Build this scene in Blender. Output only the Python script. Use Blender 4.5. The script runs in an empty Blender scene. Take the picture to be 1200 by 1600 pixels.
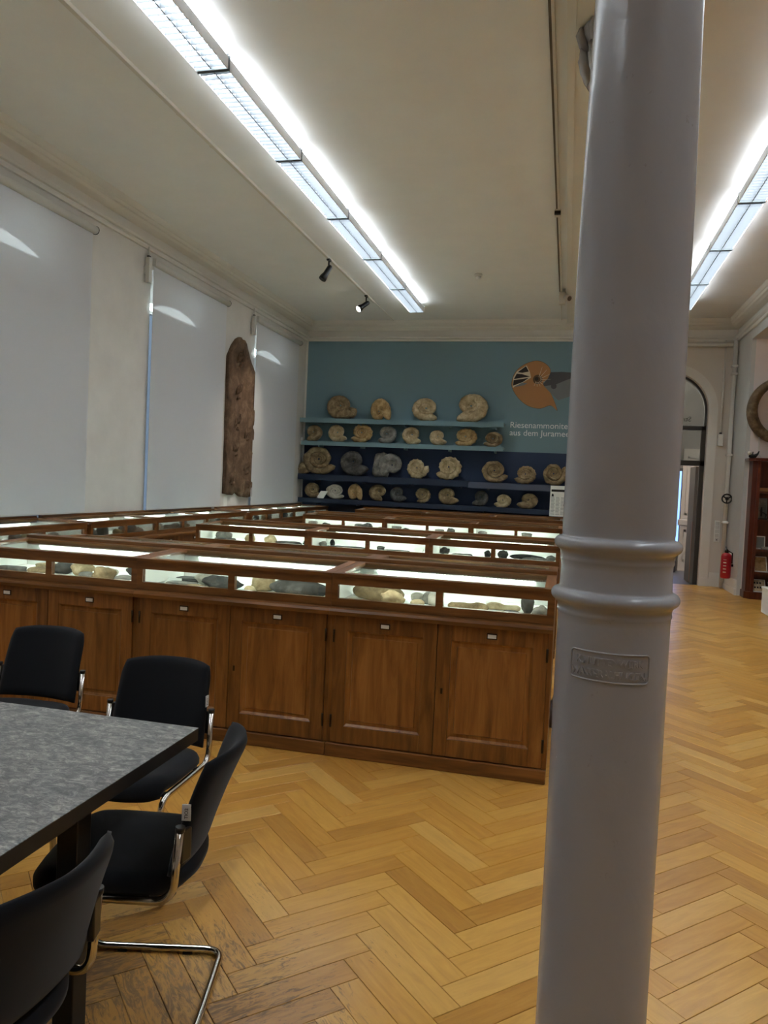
import bpy, bmesh, math, random
from mathutils import Vector, Matrix, noise
PI = math.pi
scene = bpy.context.scene
C = scene.collection

# ------------------------------------------------------------------ camera
def make_camera():
    yaw, pitch, roll = math.radians(13.523), math.radians(2.297), math.radians(-2.6)
    fwd = Vector((-math.sin(yaw) * math.cos(pitch), math.cos(yaw) * math.cos(pitch), -math.sin(pitch)))
    right = Vector((math.cos(yaw), math.sin(yaw), 0))
    down = fwd.cross(right)
    r2 = right * math.cos(roll) + down * math.sin(roll)
    d2 = -right * math.sin(roll) + down * math.cos(roll)
    m = Matrix((r2, -d2, -fwd)).transposed().to_4x4()
    m.translation = (0, 0, 1.55)
    cd = bpy.data.cameras.new('camera')
    cd.sensor_fit = 'VERTICAL'; cd.sensor_height = 24.0
    cd.lens = 1180.0 / 1600.0 * 24.0
    cd.clip_start = 0.05; cd.clip_end = 200
    o = bpy.data.objects.new('camera', cd); C.objects.link(o)
    o.matrix_world = m
    scene.camera = o
make_camera()

# ------------------------------------------------------------------ light and exposure
scene.view_settings.view_transform = 'Standard'
scene.view_settings.look = 'None'
scene.view_settings.gamma = 1.0
scene.view_settings.use_curve_mapping = False
scene.view_settings.exposure = 0.87
LAMP_DOWN = 16.0      # radiance of the fluorescent trays
LAMP_UP = 5.5        # the same lamps seen from above
LED = 14.0
w = bpy.data.worlds.new('sky'); scene.world = w; w.use_nodes = True
w.node_tree.nodes['Background'].inputs[0].default_value = (0.74, 0.83, 0.95, 1)
w.node_tree.nodes['Background'].inputs[1].default_value = 24.0
sd = bpy.data.lights.new('sun', 'SUN'); sd.energy = 28.0; sd.angle = math.radians(0.5); sd.color = (0.86, 0.93, 1.0)
so = bpy.data.objects.new('sun', sd); C.objects.link(so)
so.rotation_euler = Vector((0.42, -0.35, -0.12)).to_track_quat('-Z', 'Y').to_euler()

# ------------------------------------------------------------------ materials
def lin(c):
    return tuple(((v / 255) / 12.92 if v / 255 <= 0.04045 else ((v / 255 + 0.055) / 1.055) ** 2.4) for v in c)
MATS = {}
def mat(name, rgb=(200, 200, 200), rough=0.5, metal=0.0, emit=None, spec=0.5):
    m = bpy.data.materials.new(name); m.use_nodes = True
    b = m.node_tree.nodes['Principled BSDF']
    b.inputs['Base Color'].default_value = (*lin(rgb), 1)
    b.inputs['Roughness'].default_value = rough
    b.inputs['Metallic'].default_value = metal
    b.inputs['Specular IOR Level'].default_value = spec
    if emit:
        b.inputs['Emission Color'].default_value = (*emit[0], 1)
        b.inputs['Emission Strength'].default_value = emit[1]
    MATS[name] = m
    return m
def nd(m, t, **kw):
    n = m.node_tree.nodes.new(t)
    for k, v in kw.items():
        if k.startswith('i_'):
            n.inputs[k[2:].replace('_', ' ')].default_value = v
        else:
            setattr(n, k, v)
    return n
def lk(m, a, b): m.node_tree.links.new(a, b)
def bsdf(m): return m.node_tree.nodes['Principled BSDF']
def ramp(m, fac, stops):
    r = nd(m, 'ShaderNodeValToRGB')
    el = r.color_ramp.elements
    while len(el) < len(stops): el.new(0.5)
    for e, (p, c) in zip(el, stops):
        e.position = p; e.color = (*lin(c), 1)
    lk(m, fac, r.inputs[0])
    return r.outputs[0]
def mapped(m, scale, src='Object', seedloc=True):
    tc = nd(m, 'ShaderNodeTexCoord'); mp = nd(m, 'ShaderNodeMapping')
    mp.inputs['Scale'].default_value = scale
    lk(m, tc.outputs[src], mp.inputs[0])
    if seedloc:
        oi = nd(m, 'ShaderNodeObjectInfo')
        mu = nd(m, 'ShaderNodeMath', operation='MULTIPLY'); mu.inputs[1].default_value = 37.0
        lk(m, oi.outputs['Random'], mu.inputs[0])
        cb = nd(m, 'ShaderNodeCombineXYZ')
        for i in range(3): lk(m, mu.outputs[0], cb.inputs[i])
        lk(m, cb.outputs[0], mp.inputs['Location'])
    return mp.outputs[0]
def tex(m, vec, scale, detail=6, rough=0.6, dist=0.0):
    n = nd(m, 'ShaderNodeTexNoise'); lk(m, vec, n.inputs['Vector'])
    n.inputs['Scale'].default_value = scale; n.inputs['Detail'].default_value = detail
    n.inputs['Roughness'].default_value = rough; n.inputs['Distortion'].default_value = dist
    return n.outputs['Fac']
def bump(m, fac, strength=0.2, dist=0.01):
    b = nd(m, 'ShaderNodeBump'); b.inputs['Strength'].default_value = strength; b.inputs['Distance'].default_value = dist
    lk(m, fac, b.inputs['Height']); lk(m, b.outputs[0], bsdf(m).inputs['Normal'])
def plaster(name, rgb, rough=0.85, var=5, bs=0.12, sc=3.0):
    m = mat(name, rgb, rough, spec=0.25)
    v = mapped(m, (1, 1, 1), seedloc=False)
    c0 = tuple(max(0, k - var) for k in rgb); c1 = tuple(min(255, k + var) for k in rgb)
    lk(m, ramp(m, tex(m, v, sc, 5), [(0.3, c0), (0.7, c1)]), bsdf(m).inputs['Base Color'])
    bump(m, tex(m, v, 60, 3), bs, 0.002)
    return m
def wood(name, dark, mid, light, scale, rough=0.38, src='Object'):
    m = mat(name, mid, rough)
    v = mapped(m, scale, src)
    f = tex(m, v, 3.0, 8, 0.62, 0.6)
    col = ramp(m, f, [(0.25, dark), (0.5, mid), (0.78, light)])
    hs = nd(m, 'ShaderNodeHueSaturation'); lk(m, col, hs.inputs['Color'])
    oi = nd(m, 'ShaderNodeObjectInfo')
    mr = nd(m, 'ShaderNodeMapRange'); mr.inputs[3].default_value = 0.85; mr.inputs[4].default_value = 1.15
    lk(m, oi.outputs['Random'], mr.inputs[0]); lk(m, mr.outputs[0], hs.inputs['Value'])
    lk(m, hs.outputs[0], bsdf(m).inputs['Base Color'])
    bump(m, f, 0.15, 0.003)
    return m
def stone(name, a, b, c, sc=9.0, rough=0.85, bs=0.5):
    m = mat(name, b, rough, spec=0.3)
    v = mapped(m, (1, 1, 1))
    f = tex(m, v, sc, 9, 0.7, 0.4)
    col = ramp(m, f, [(0.28, a), (0.5, b), (0.72, c)])
    lk(m, col, bsdf(m).inputs['Base Color'])
    bump(m, tex(m, v, sc * 4, 8, 0.7), bs, 0.01)
    return m
def glass(name, tint=(235, 245, 240), refl=1.0):
    m = mat(name)
    nt = m.node_tree; nt.nodes.remove(bsdf(m))
    out = nt.nodes['Material Output']
    tr = nd(m, 'ShaderNodeBsdfTransparent'); tr.inputs[0].default_value = (*lin(tint), 1)
    gl = nd(m, 'ShaderNodeBsdfGlossy'); gl.inputs['Roughness'].default_value = 0.02
    fr = nd(m, 'ShaderNodeFresnel'); fr.inputs['IOR'].default_value = 1.45
    mx = nd(m, 'ShaderNodeMixShader')
    mu = nd(m, 'ShaderNodeMath', operation='MULTIPLY'); mu.inputs[1].default_value = refl
    lk(m, fr.outputs[0], mu.inputs[0]); lk(m, mu.outputs[0], mx.inputs[0])
    lk(m, tr.outputs[0], mx.inputs[1]); lk(m, gl.outputs[0], mx.inputs[2]); lk(m, mx.outputs[0], out.inputs[0])
    return m
def translucent(name, rgb, trans, mixf):
    m = mat(name); nt = m.node_tree; nt.nodes.remove(bsdf(m))
    out = nt.nodes['Material Output']
    d = nd(m, 'ShaderNodeBsdfDiffuse'); d.inputs[0].default_value = (*lin(rgb), 1)
    t = nd(m, 'ShaderNodeBsdfTranslucent'); t.inputs[0].default_value = (*lin(trans), 1)
    mx = nd(m, 'ShaderNodeMixShader'); mx.inputs[0].default_value = mixf
    lk(m, d.outputs[0], mx.inputs[1]); lk(m, t.outputs[0], mx.inputs[2]); lk(m, mx.outputs[0], out.inputs[0])
    return m

plaster('wall_white', (214, 210, 203))
plaster('ceiling_paint', (229, 228, 226), var=2)
plaster('trim_white', (222, 218, 210), 0.6, 2, 0.05)
plaster('pier_grey', (200, 199, 194), 0.7, 3)
plaster('bay_white', (226, 214, 208), 0.8, 3)
plaster('subfloor', (34, 22, 12), 0.9, 5)
translucent('blind_fabric', (216, 216, 217), (225, 225, 225), 0.22)
translucent('frosted_glass', (90, 94, 98), (116, 122, 128), 0.35)
glass('clear_glass', (245, 250, 247), 0.8); glass('lid_glass', (240, 248, 244), 0.45); glass('door_glass', (215, 220, 220), 1.3)
mat('roller_white', (205, 203, 196), 0.45)
mat('lamp_housing', (225, 226, 228), 0.35)
mat('louvre_metal', (98, 102, 106), 0.4)
mat('lamp_tube', (255, 255, 255), 0.5, emit=((0.87, 0.95, 1.0), LAMP_DOWN))
mat('lamp_up', (255, 255, 255), 0.5, emit=((0.86, 0.93, 1.0), LAMP_UP))
mat('led', (255, 255, 255), 0.5, emit=((0.97, 1.0, 0.93), LED))
mat('spot_lit', (255, 255, 255), 0.5, emit=((1.0, 0.96, 0.88), 12.0))
mat('black_metal', (22, 22, 23), 0.4, 0.3)
mat('track_white', (205, 198, 186), 0.4)
mat('track_dark', (90, 78, 62), 0.6)
mat('chrome', (205, 203, 198), 0.13, 1.0)
mat('black_plastic', (16, 16, 17), 0.4)
mat('paper_white', (236, 236, 230), 0.8)
mat('print_black', (25, 25, 25), 0.7)
mat('print_grey', (150, 150, 150), 0.8)
mat('case_bed', (238, 240, 236), 0.75)
mat('brass_dark', (58, 44, 26), 0.4, 0.7)
mat('red_paint', (176, 22, 34), 0.35)
mat('dark_frame', (62, 60, 57), 0.5, 0.2)
mat('corridor_grey', (118, 112, 104), 0.8)
mat('corridor_floor', (92, 84, 78), 0.5)
mat('corridor_door', (158, 148, 134), 0.5)
mat('blue_light', (90, 140, 230), 0.5, emit=((0.26, 0.45, 1.0), 1.0))
mat('pane_grey', (120, 128, 130), 0.3)
mat('tag_grey', (210, 212, 212), 0.5)
mat('table_edge', (34, 30, 27), 0.55)
mat('letter_white', (232, 236, 236), 0.6)
mat('mural_brown', (178, 128, 82), 0.8); mat('mural_dark', (52, 44, 40), 0.8); mat('mural_cream', (220, 205, 180), 0.8)
mat('mural_grey', (84, 84, 88), 0.8); mat('mural_light_grey', (124, 128, 130), 0.8); mat('mural_mid', (96, 74, 54), 0.8)
plaster('shelf_teal', (122, 150, 158), 0.55, 2, 0.03)
plaster('shelf_navy', (44, 54, 74), 0.5, 2, 0.03)
plaster('shelf_slate', (84, 90, 108), 0.5, 2, 0.03)
wood('oak_v', (84, 50, 20), (126, 80, 35), (158, 108, 54), (9, 9, 0.9))
wood('oak_panel', (96, 58, 22), (142, 92, 42), (172, 120, 62), (7, 7, 0.7))
wood('oak_h', (74, 44, 19), (114, 72, 33), (146, 98, 50), (0.8, 9, 9))
wood('oak_y', (80, 46, 22), (126, 78, 42), (160, 108, 66), (9, 0.8, 9))
wood('mahogany', (50, 18, 10), (86, 34, 20), (112, 50, 30), (8, 8, 0.9), 0.3)
stone('stone_tan', (118, 102, 74), (184, 164, 128), (226, 210, 176))
stone('stone_brown', (84, 70, 50), (142, 122, 92), (188, 168, 132))
stone('stone_ochre', (118, 92, 58), (184, 154, 108), (220, 196, 150))
stone('stone_grey', (84, 82, 78), (130, 128, 122), (172, 168, 158))
stone('stone_dark', (44, 43, 42), (78, 77, 75), (116, 114, 110))
stone('stone_pale', (158, 152, 138), (198, 192, 178), (226, 222, 210))
stone('stone_black', (20, 20, 20), (38, 38, 38), (66, 64, 62))
stone('slab_brown', (60, 44, 32), (98, 76, 58), (134, 110, 88), 5.0, 0.8, 0.7)
stone('tusk_brown', (58, 44, 30), (104, 84, 60), (150, 130, 100), 7.0, 0.6)

def paint_column():
    m = mat('column_paint', (160, 160, 164), 0.32)
    v = mapped(m, (1, 1, 0.7), seedloc=False)
    bump(m, tex(m, v, 10, 7, 0.5, 0.5), 0.4, 0.006)
    f = tex(m, v, 34, 4, 0.7)
    lk(m, ramp(m, f, [(0.24, (140, 138, 136)), (0.33, (160, 160, 164))]), bsdf(m).inputs['Base Color'])
    r = tex(m, v, 8, 4)
    mr = nd(m, 'ShaderNodeMapRange'); mr.inputs[3].default_value = 0.15; mr.inputs[4].default_value = 0.32
    lk(m, r, mr.inputs[0]); lk(m, mr.outputs[0], bsdf(m).inputs['Roughness'])
paint_column()
def paint_back_wall():
    m = mat('back_wall_paint', (94, 120, 125), 0.8, spec=0.25)
    g = nd(m, 'ShaderNodeNewGeometry'); s = nd(m, 'ShaderNodeSeparateXYZ'); lk(m, g.outputs['Position'], s.inputs[0])
    def gt(o, val):
        n = nd(m, 'ShaderNodeMath', operation='GREATER_THAN'); lk(m, o, n.inputs[0]); n.inputs[1].default_value = val; return n.outputs[0]
    def mixc(f, a, b):
        n = nd(m, 'ShaderNodeMix', data_type='RGBA'); lk(m, f, n.inputs[0])
        for i, c in ((6, a), (7, b)):
            if isinstance(c, tuple): n.inputs[i].default_value = (*lin(c), 1)
            else: lk(m, c, n.inputs[i])
        return n.outputs[2]
    c = mixc(gt(s.outputs['Z'], 2.2), (58, 70, 96), (122, 149, 158))
    c = mixc(gt(s.outputs['X'], 0.75), c, (212, 204, 194))
    c = mixc(gt(s.outputs['Z'], 4.20), c, (214, 208, 198))
    lk(m, c, bsdf(m).inputs['Base Color'])
paint_back_wall()
def granite():
    m = mat('granite', (120, 120, 120), 0.45)
    v = mapped(m, (1, 1.0, 1), seedloc=False)
    mp = nd(m, 'ShaderNodeMapping'); lk(m, v, mp.inputs[0]); mp.inputs['Scale'].default_value = (1.0, 1.7, 1); mp.inputs['Rotation'].default_value = (0, 0, 0.35)
    a = tex(m, mp.outputs[0], 28, 10, 0.84, 0.9)
    b = tex(m, mp.outputs[0], 9, 4, 0.6, 1.5)
    mx = nd(m, 'ShaderNodeMath', operation='MULTIPLY_ADD'); lk(m, a, mx.inputs[0]); mx.inputs[1].default_value = 0.8
    ad = nd(m, 'ShaderNodeMath', operation='MULTIPLY'); lk(m, b, ad.inputs[0]); ad.inputs[1].default_value = 0.2
    lk(m, ad.outputs[0], mx.inputs[2])
    lk(m, ramp(m, mx.outputs[0], [(0.34, (44, 44, 46)), (0.44, (92, 92, 93)), (0.5, (112, 112, 111)), (0.56, (150, 147, 142)), (0.65, (196, 192, 184))]), bsdf(m).inputs['Base Color'])
    bump(m, a, 0.1, 0.002)
granite()
def fabric():
    m = mat('black_fabric', (20, 21, 25), 0.95, spec=0.15)
    b = bsdf(m); b.inputs['Sheen Weight'].default_value = 0.12
    v = mapped(m, (1, 1, 1))
    bump(m, tex(m, v, 900, 2), 0.15, 0.001)
fabric()
def parquet():
    m = mat('parquet', (190, 140, 70), 0.3)
    tc = nd(m, 'ShaderNodeTexCoord'); oi = nd(m, 'ShaderNodeObjectInfo'); g = nd(m, 'ShaderNodeNewGeometry')
    ad = nd(m, 'ShaderNodeMath', operation='ADD'); lk(m, oi.outputs['Random'], ad.inputs[0]); lk(m, g.outputs['Random Per Island'], ad.inputs[1])
    fr = nd(m, 'ShaderNodeMath', operation='FRACT'); lk(m, ad.outputs[0], fr.inputs[0])
    mu = nd(m, 'ShaderNodeMath', operation='MULTIPLY'); mu.inputs[1].default_value = 53.0; lk(m, fr.outputs[0], mu.inputs[0])
    cb = nd(m, 'ShaderNodeCombineXYZ')
    for i in range(3): lk(m, mu.outputs[0], cb.inputs[i])
    va = nd(m, 'ShaderNodeVectorMath', operation='ADD'); lk(m, tc.outputs['UV'], va.inputs[0]); lk(m, cb.outputs[0], va.inputs[1])
    mp = nd(m, 'ShaderNodeMapping'); lk(m, va.outputs[0], mp.inputs[0]); mp.inputs['Scale'].default_value = (1.2, 9, 1)
    f = tex(m, mp.outputs[0], 3.5, 8, 0.6, 0.9)
    base = ramp(m, f, [(0.25, (158, 104, 38)), (0.5, (192, 138, 58)), (0.75, (212, 162, 82))])
    tint = ramp(m, fr.outputs[0], [(0.0, (164, 114, 52)), (0.35, (198, 144, 66)), (0.75, (214, 164, 82)), (1.0, (228, 186, 110))])
    mx = nd(m, 'ShaderNodeMix', data_type='RGBA'); mx.inputs[0].default_value = 0.5
    lk(m, base, mx.inputs[6]); lk(m, tint, mx.inputs[7])
    # worn varnish with dirt in the open grain, around the meeting table
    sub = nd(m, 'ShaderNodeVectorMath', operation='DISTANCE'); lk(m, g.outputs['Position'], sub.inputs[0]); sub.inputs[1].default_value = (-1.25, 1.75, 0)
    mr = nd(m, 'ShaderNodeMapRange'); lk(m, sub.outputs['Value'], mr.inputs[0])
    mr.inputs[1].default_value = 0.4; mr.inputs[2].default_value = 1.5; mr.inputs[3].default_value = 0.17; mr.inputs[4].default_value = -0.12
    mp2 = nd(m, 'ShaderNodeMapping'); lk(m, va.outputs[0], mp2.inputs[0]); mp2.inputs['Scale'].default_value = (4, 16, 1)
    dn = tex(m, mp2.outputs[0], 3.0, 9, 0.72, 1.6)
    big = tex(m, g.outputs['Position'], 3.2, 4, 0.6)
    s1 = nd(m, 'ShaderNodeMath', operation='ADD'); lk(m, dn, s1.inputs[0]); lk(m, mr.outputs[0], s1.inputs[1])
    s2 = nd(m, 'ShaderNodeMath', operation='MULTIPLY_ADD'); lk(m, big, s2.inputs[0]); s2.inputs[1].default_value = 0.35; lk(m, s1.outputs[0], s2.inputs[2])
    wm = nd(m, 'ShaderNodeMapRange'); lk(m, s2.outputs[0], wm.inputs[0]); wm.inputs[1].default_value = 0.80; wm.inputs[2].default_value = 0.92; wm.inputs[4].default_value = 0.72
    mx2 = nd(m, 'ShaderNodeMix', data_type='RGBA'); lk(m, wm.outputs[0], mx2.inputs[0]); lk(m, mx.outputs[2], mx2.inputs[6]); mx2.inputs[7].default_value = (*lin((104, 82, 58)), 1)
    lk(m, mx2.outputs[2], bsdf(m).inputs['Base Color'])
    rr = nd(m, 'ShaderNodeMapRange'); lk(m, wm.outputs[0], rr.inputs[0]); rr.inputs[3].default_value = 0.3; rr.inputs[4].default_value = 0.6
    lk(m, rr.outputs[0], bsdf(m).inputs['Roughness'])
    bump(m, f, 0.06, 0.002)
parquet()

# ------------------------------------------------------------------ mesh helpers
class MB:
    def __init__(s): s.v = []; s.f = []; s.sm = []
    def add(s, vs, fs, smooth=False):
        n = len(s.v); s.v += [tuple(p) for p in vs]
        s.f += [tuple(i + n for i in f) for f in fs]; s.sm += [smooth] * len(fs)
        return s
    def box(s, a, b, m=None):
        (x0, y0, z0), (x1, y1, z1) = a, b
        vs = [Vector(p) for p in ((x0, y0, z0), (x1, y0, z0), (x1, y1, z0), (x0, y1, z0), (x0, y0, z1), (x1, y0, z1), (x1, y1, z1), (x0, y1, z1))]
        if m is not None: vs = [m @ p for p in vs]
        return s.add(vs, [(0, 3, 2, 1), (4, 5, 6, 7), (0, 1, 5, 4), (1, 2, 6, 5), (2, 3, 7, 6), (3, 0, 4, 7)])
    def bbox(s, a, b, r=0.005, m=None):            # bevelled box
        bm = bmesh.new(); bmesh.ops.create_cube(bm, size=1)
        a, b = Vector(a), Vector(b)
        for v in bm.verts: v.co = Vector([(a[i] + b[i]) / 2 + v.co[i] * (b[i] - a[i]) for i in range(3)])
        bmesh.ops.bevel(bm, geom=bm.edges[:], offset=r, segments=2, affect='EDGES', profile=0.5)
        if m is not None:
            for v in bm.verts: v.co = m @ v.co
        bm.verts.ensure_lookup_table()
        s.add([v.co.copy() for v in bm.verts], [tuple(v.index for v in f.verts) for f in bm.faces], False); bm.free()
        return s
    def prism(s, poly, axis, d0, d1):              # poly in the two other axes, extruded along axis
        def P(p, d):
            return {'x': (d, p[0], p[1]), 'y': (p[0], d, p[1]), 'z': (p[0], p[1], d)}[axis]
        n = len(poly)
        vs = [P(p, d0) for p in poly] + [P(p, d1) for p in poly]
        fs = [tuple(range(n - 1, -1, -1)), tuple(range(n, 2 * n))] + [(i, (i + 1) % n, n + (i + 1) % n, n + i) for i in range(n)]
        return s.add(vs, fs)
    def tube(s, pts, r, seg=10, cap=True, closed=False):
        pts = [Vector(p) for p in pts]; n = len(pts); rs = r if isinstance(r, (list, tuple)) else [r] * n
        vs = []; up = None
        for i, p in enumerate(pts):
            t = ((pts[(i + 1) % n] - pts[i - 1]) if closed else (pts[min(i + 1, n - 1)] - pts[max(i - 1, 0)])).normalized()
            if up is None: up = t.orthogonal().normalized()
            up = (up - t * up.dot(t)).normalized(); sd_ = t.cross(up)
            vs += [p + (up * math.cos(2 * PI * k / seg) + sd_ * math.sin(2 * PI * k / seg)) * rs[i] for k in range(seg)]
        fs = [(i * seg + k, i * seg + (k + 1) % seg, ((i + 1) % n) * seg + (k + 1) % seg, ((i + 1) % n) * seg + k) for i in range(n if closed else n - 1) for k in range(seg)]
        s.add(vs, fs, True)
        if cap and not closed:
            m0 = len(s.v) - n * seg
            s.f += [tuple(range(m0 + seg - 1, m0 - 1, -1)), tuple(range(m0 + (n - 1) * seg, m0 + n * seg))]; s.sm += [False, False]
        return s
    def lathe(s, prof, seg=48, c=(0, 0), smooth=True):    # prof: (r, z)
        vs = [(c[0] + r * math.cos(2 * PI * k / seg), c[1] + r * math.sin(2 * PI * k / seg), z) for r, z in prof for k in range(seg)]
        fs = [(i * seg + k, i * seg + (k + 1) % seg, (i + 1) * seg + (k + 1) % seg, (i + 1) * seg + k) for i in range(len(prof) - 1) for k in range(seg)]
        s.add(vs, fs, smooth)
        n = len(s.v) - len(vs)
        s.f += [tuple(range(n + seg - 1, n - 1, -1)), tuple(range(n + (len(prof) - 1) * seg, n + len(prof) * seg))]; s.sm += [False, False]
        return s
    def xform(s, m): s.v = [tuple(m @ Vector(p)) for p in s.v]; return s
    def mesh(s, name, material):
        me = bpy.data.meshes.new(name); me.from_pydata(s.v, [], s.f)
        me.polygons.foreach_set('use_smooth', s.sm)
        if material: me.materials.append(MATS[material])
        me.update(); return me
    def build(s, name, material, parent=None): return obj(name, s.mesh(name, material), parent)
def obj(name, me, parent=None, loc=None):
    o = bpy.data.objects.new(name, me); C.objects.link(o)
    if parent: o.parent = parent
    if loc: o.location = loc
    return o
def tag(o, label=None, cat=None, group=None, kind=None):
    if label: o['label'] = label
    if cat: o['category'] = cat
    if group: o['group'] = group
    if kind: o['kind'] = kind
    return o
def empty(name, loc=(0, 0, 0), rz=0, **kw):
    o = bpy.data.objects.new(name, None); C.objects.link(o); o.location = loc; o.rotation_euler = (0, 0, rz)
    o.empty_display_size = 0.1
    return tag(o, **kw)
def copy_tree(o, parent=None):
    c = o.copy(); C.objects.link(c)
    if parent: c.parent = parent
    for ch in list(o.children): copy_tree(ch, c)
    return c
def struct(name, mb, material, parent=None):
    o = mb.build(name, material, parent)
    if parent is None: o['kind'] = 'structure'
    return o
def arc(cx, cy, r, a0, a1, n): return [(cx + r * math.cos(a0 + (a1 - a0) * i / n), cy + r * math.sin(a0 + (a1 - a0) * i / n)) for i in range(n + 1)]
def fillet(pts, r, n=6):
    out = [Vector(pts[0])]
    for i in range(1, len(pts) - 1):
        p, a, b = Vector(pts[i]), Vector(pts[i - 1]), Vector(pts[i + 1])
        rr = min(r, (a - p).length * 0.49, (b - p).length * 0.49)
        A = p + (a - p).normalized() * rr; B = p + (b - p).normalized() * rr
        for k in range(n + 1):
            t = k / n; out.append(A * (1 - t) ** 2 + p * 2 * t * (1 - t) + B * t * t)
    return out + [Vector(pts[-1])]
def text_mesh(body, size, extrude=0.001, align='LEFT', spacing=1.0, xs=1.0, bold=0.0):
    cu = bpy.data.curves.new('lettering', 'FONT'); cu.body = body; cu.size = size; cu.extrude = extrude
    cu.align_x = align; cu.offset = bold; cu.space_line = spacing; cu.resolution_u = 3
    o = bpy.data.objects.new('lettering', cu); C.objects.link(o)
    dg = bpy.context.evaluated_depsgraph_get()
    me = bpy.data.meshes.new_from_object(o.evaluated_get(dg))
    bpy.data.objects.remove(o); bpy.data.curves.remove(cu)
    for v in me.vertices: v.co.x *= xs
    return me

# ------------------------------------------------------------------ room shell
XL, XR, YB, YF, ZC = -5.05, 2.70, 13.98, -3.0, 4.56
BAYX, BAYY = 5.6, 12.95
WIN = [(5.22, 7.0), (8.335, 10.2), (11.50, 13.3)]

def build_floor():
    fl = struct('floor', MB().box((XL, YF, -0.06), (BAYX, YB + 2.6, -0.014)), 'subfloor')
    L, W = 0.4605, 0.1018
    u = Vector((1, -1)) / math.sqrt(2); v = Vector((1, 1)) / math.sqrt(2)
    yaw = math.radians(13.523); f2 = Vector((-math.sin(yaw), math.cos(yaw)))
    g = 0.0010
    boards = []
    for i in range(-8, 11):
        for k in range(-60, 110):
            P = Vector((-0.622 + 0.6513 * i, 2.593 + 0.144 * k))
            for kind, o, a, b in (('A', P, u, v), ('B', P - v * L, v, u)):
                c = o + a * L / 2 + b * W / 2
                if XL - 0.25 < c.x < BAYX + 0.25 and YF - 0.25 < c.y < YB + 0.25: boards.append((c, a, b, o))
    def seen(c):
        d = c.dot(f2)
        if d < 0.9: return -1
        r = c.x * math.cos(yaw) + c.y * math.sin(yaw)
        px = 600 + 1180 * r / d; py = 755 + 1180 * 1.55 / d
        if not (-20 < px < 1220 and py < 1660): return -1
        if c.y > 4.0 and c.x < 0.0: return -1                 # behind the cabinets
        if 0.03 < c.x / c.y < 0.10: return -1                 # behind the column
        if c.x < -1.25 and c.y < 2.1: return -1               # below the table
        return 1.0 / (d ** 3)
    order = sorted(range(len(boards)), key=lambda i: -seen(boards[i][0]))
    top = set(order[:300])
    # the shared plank
    hl, hw = L / 2 - g, W / 2 - g
    pm = MB(); e = 0.0012
    pm.add([(-hl, -hw, -.014), (hl, -hw, -.014), (hl, hw, -.014), (-hl, hw, -.014), (-hl, -hw, -e), (hl, -hw, -e), (hl, hw, -e), (-hl, hw, -e),
            (-hl + e, -hw + e, 0), (hl - e, -hw + e, 0), (hl - e, hw - e, 0), (-hl + e, hw - e, 0)],
           [(0, 1, 5, 4), (1, 2, 6, 5), (2, 3, 7, 6), (3, 0, 4, 7), (4, 5, 9, 8), (5, 6, 10, 9), (6, 7, 11, 10), (7, 4, 8, 11), (8, 9, 10, 11)])
    me = pm.mesh('plank', 'parquet')
    uv = me.uv_layers.new(name='UVMap')
    for lp in me.loops: co = me.vertices[lp.vertex_index].co; uv.data[lp.index].uv = (co.x, co.y)
    for i in sorted(top):
        c, a, b, o = boards[i]
        p = obj('plank', me, fl, (c.x, c.y, 0)); p.rotation_euler.z = math.atan2(a.y, a.x)
    def clip(poly):
        for ax, val, sg in ((0, XL, 1), (0, BAYX, -1), (1, YF, 1), (1, YB, -1)):
            out = []
            for i in range(len(poly)):
                p, q = poly[i - 1], poly[i]
                pin, qin = (p[ax] - val) * sg >= 0, (q[ax] - val) * sg >= 0
                if pin != qin:
                    t = (val - p[ax]) / (q[ax] - p[ax]); out.append(p + (q - p) * t)
                if qin: out.append(q)
            poly = out
            if not poly: return []
        return poly
    vs, fs, uvs = [], [], []
    for i in order[300:]:
        c, a, b, o = boards[i]
        poly = clip([c - a * hl - b * hw, c + a * hl - b * hw, c + a * hl + b * hw, c - a * hl + b * hw])
        if len(poly) < 3: continue
        n = len(vs); m = len(poly)
        ar = sum(poly[j - 1].x * poly[j].y - poly[j].x * poly[j - 1].y for j in range(m))
        if ar < 0: poly.reverse()
        for z in (0, -0.012):
            for p in poly: vs.append((p.x, p.y, z)); uvs.append(((p - c).dot(a), (p - c).dot(b)))
        fs.append(tuple(range(n, n + m)))
        for j in range(m): fs.append((n + j, n + m + j, n + m + (j + 1) % m, n + (j + 1) % m))
    me2 = bpy.data.meshes.new('plank_field'); me2.from_pydata(vs, [], fs); me2.materials.append(MATS['parquet'])
    uv = me2.uv_layers.new(name='UVMap')
    for lp in me2.loops: uv.data[lp.index].uv = uvs[lp.vertex_index]
    pf = obj('plank_field', me2, fl); pf['kind'] = 'stuff'
build_floor()

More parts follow.
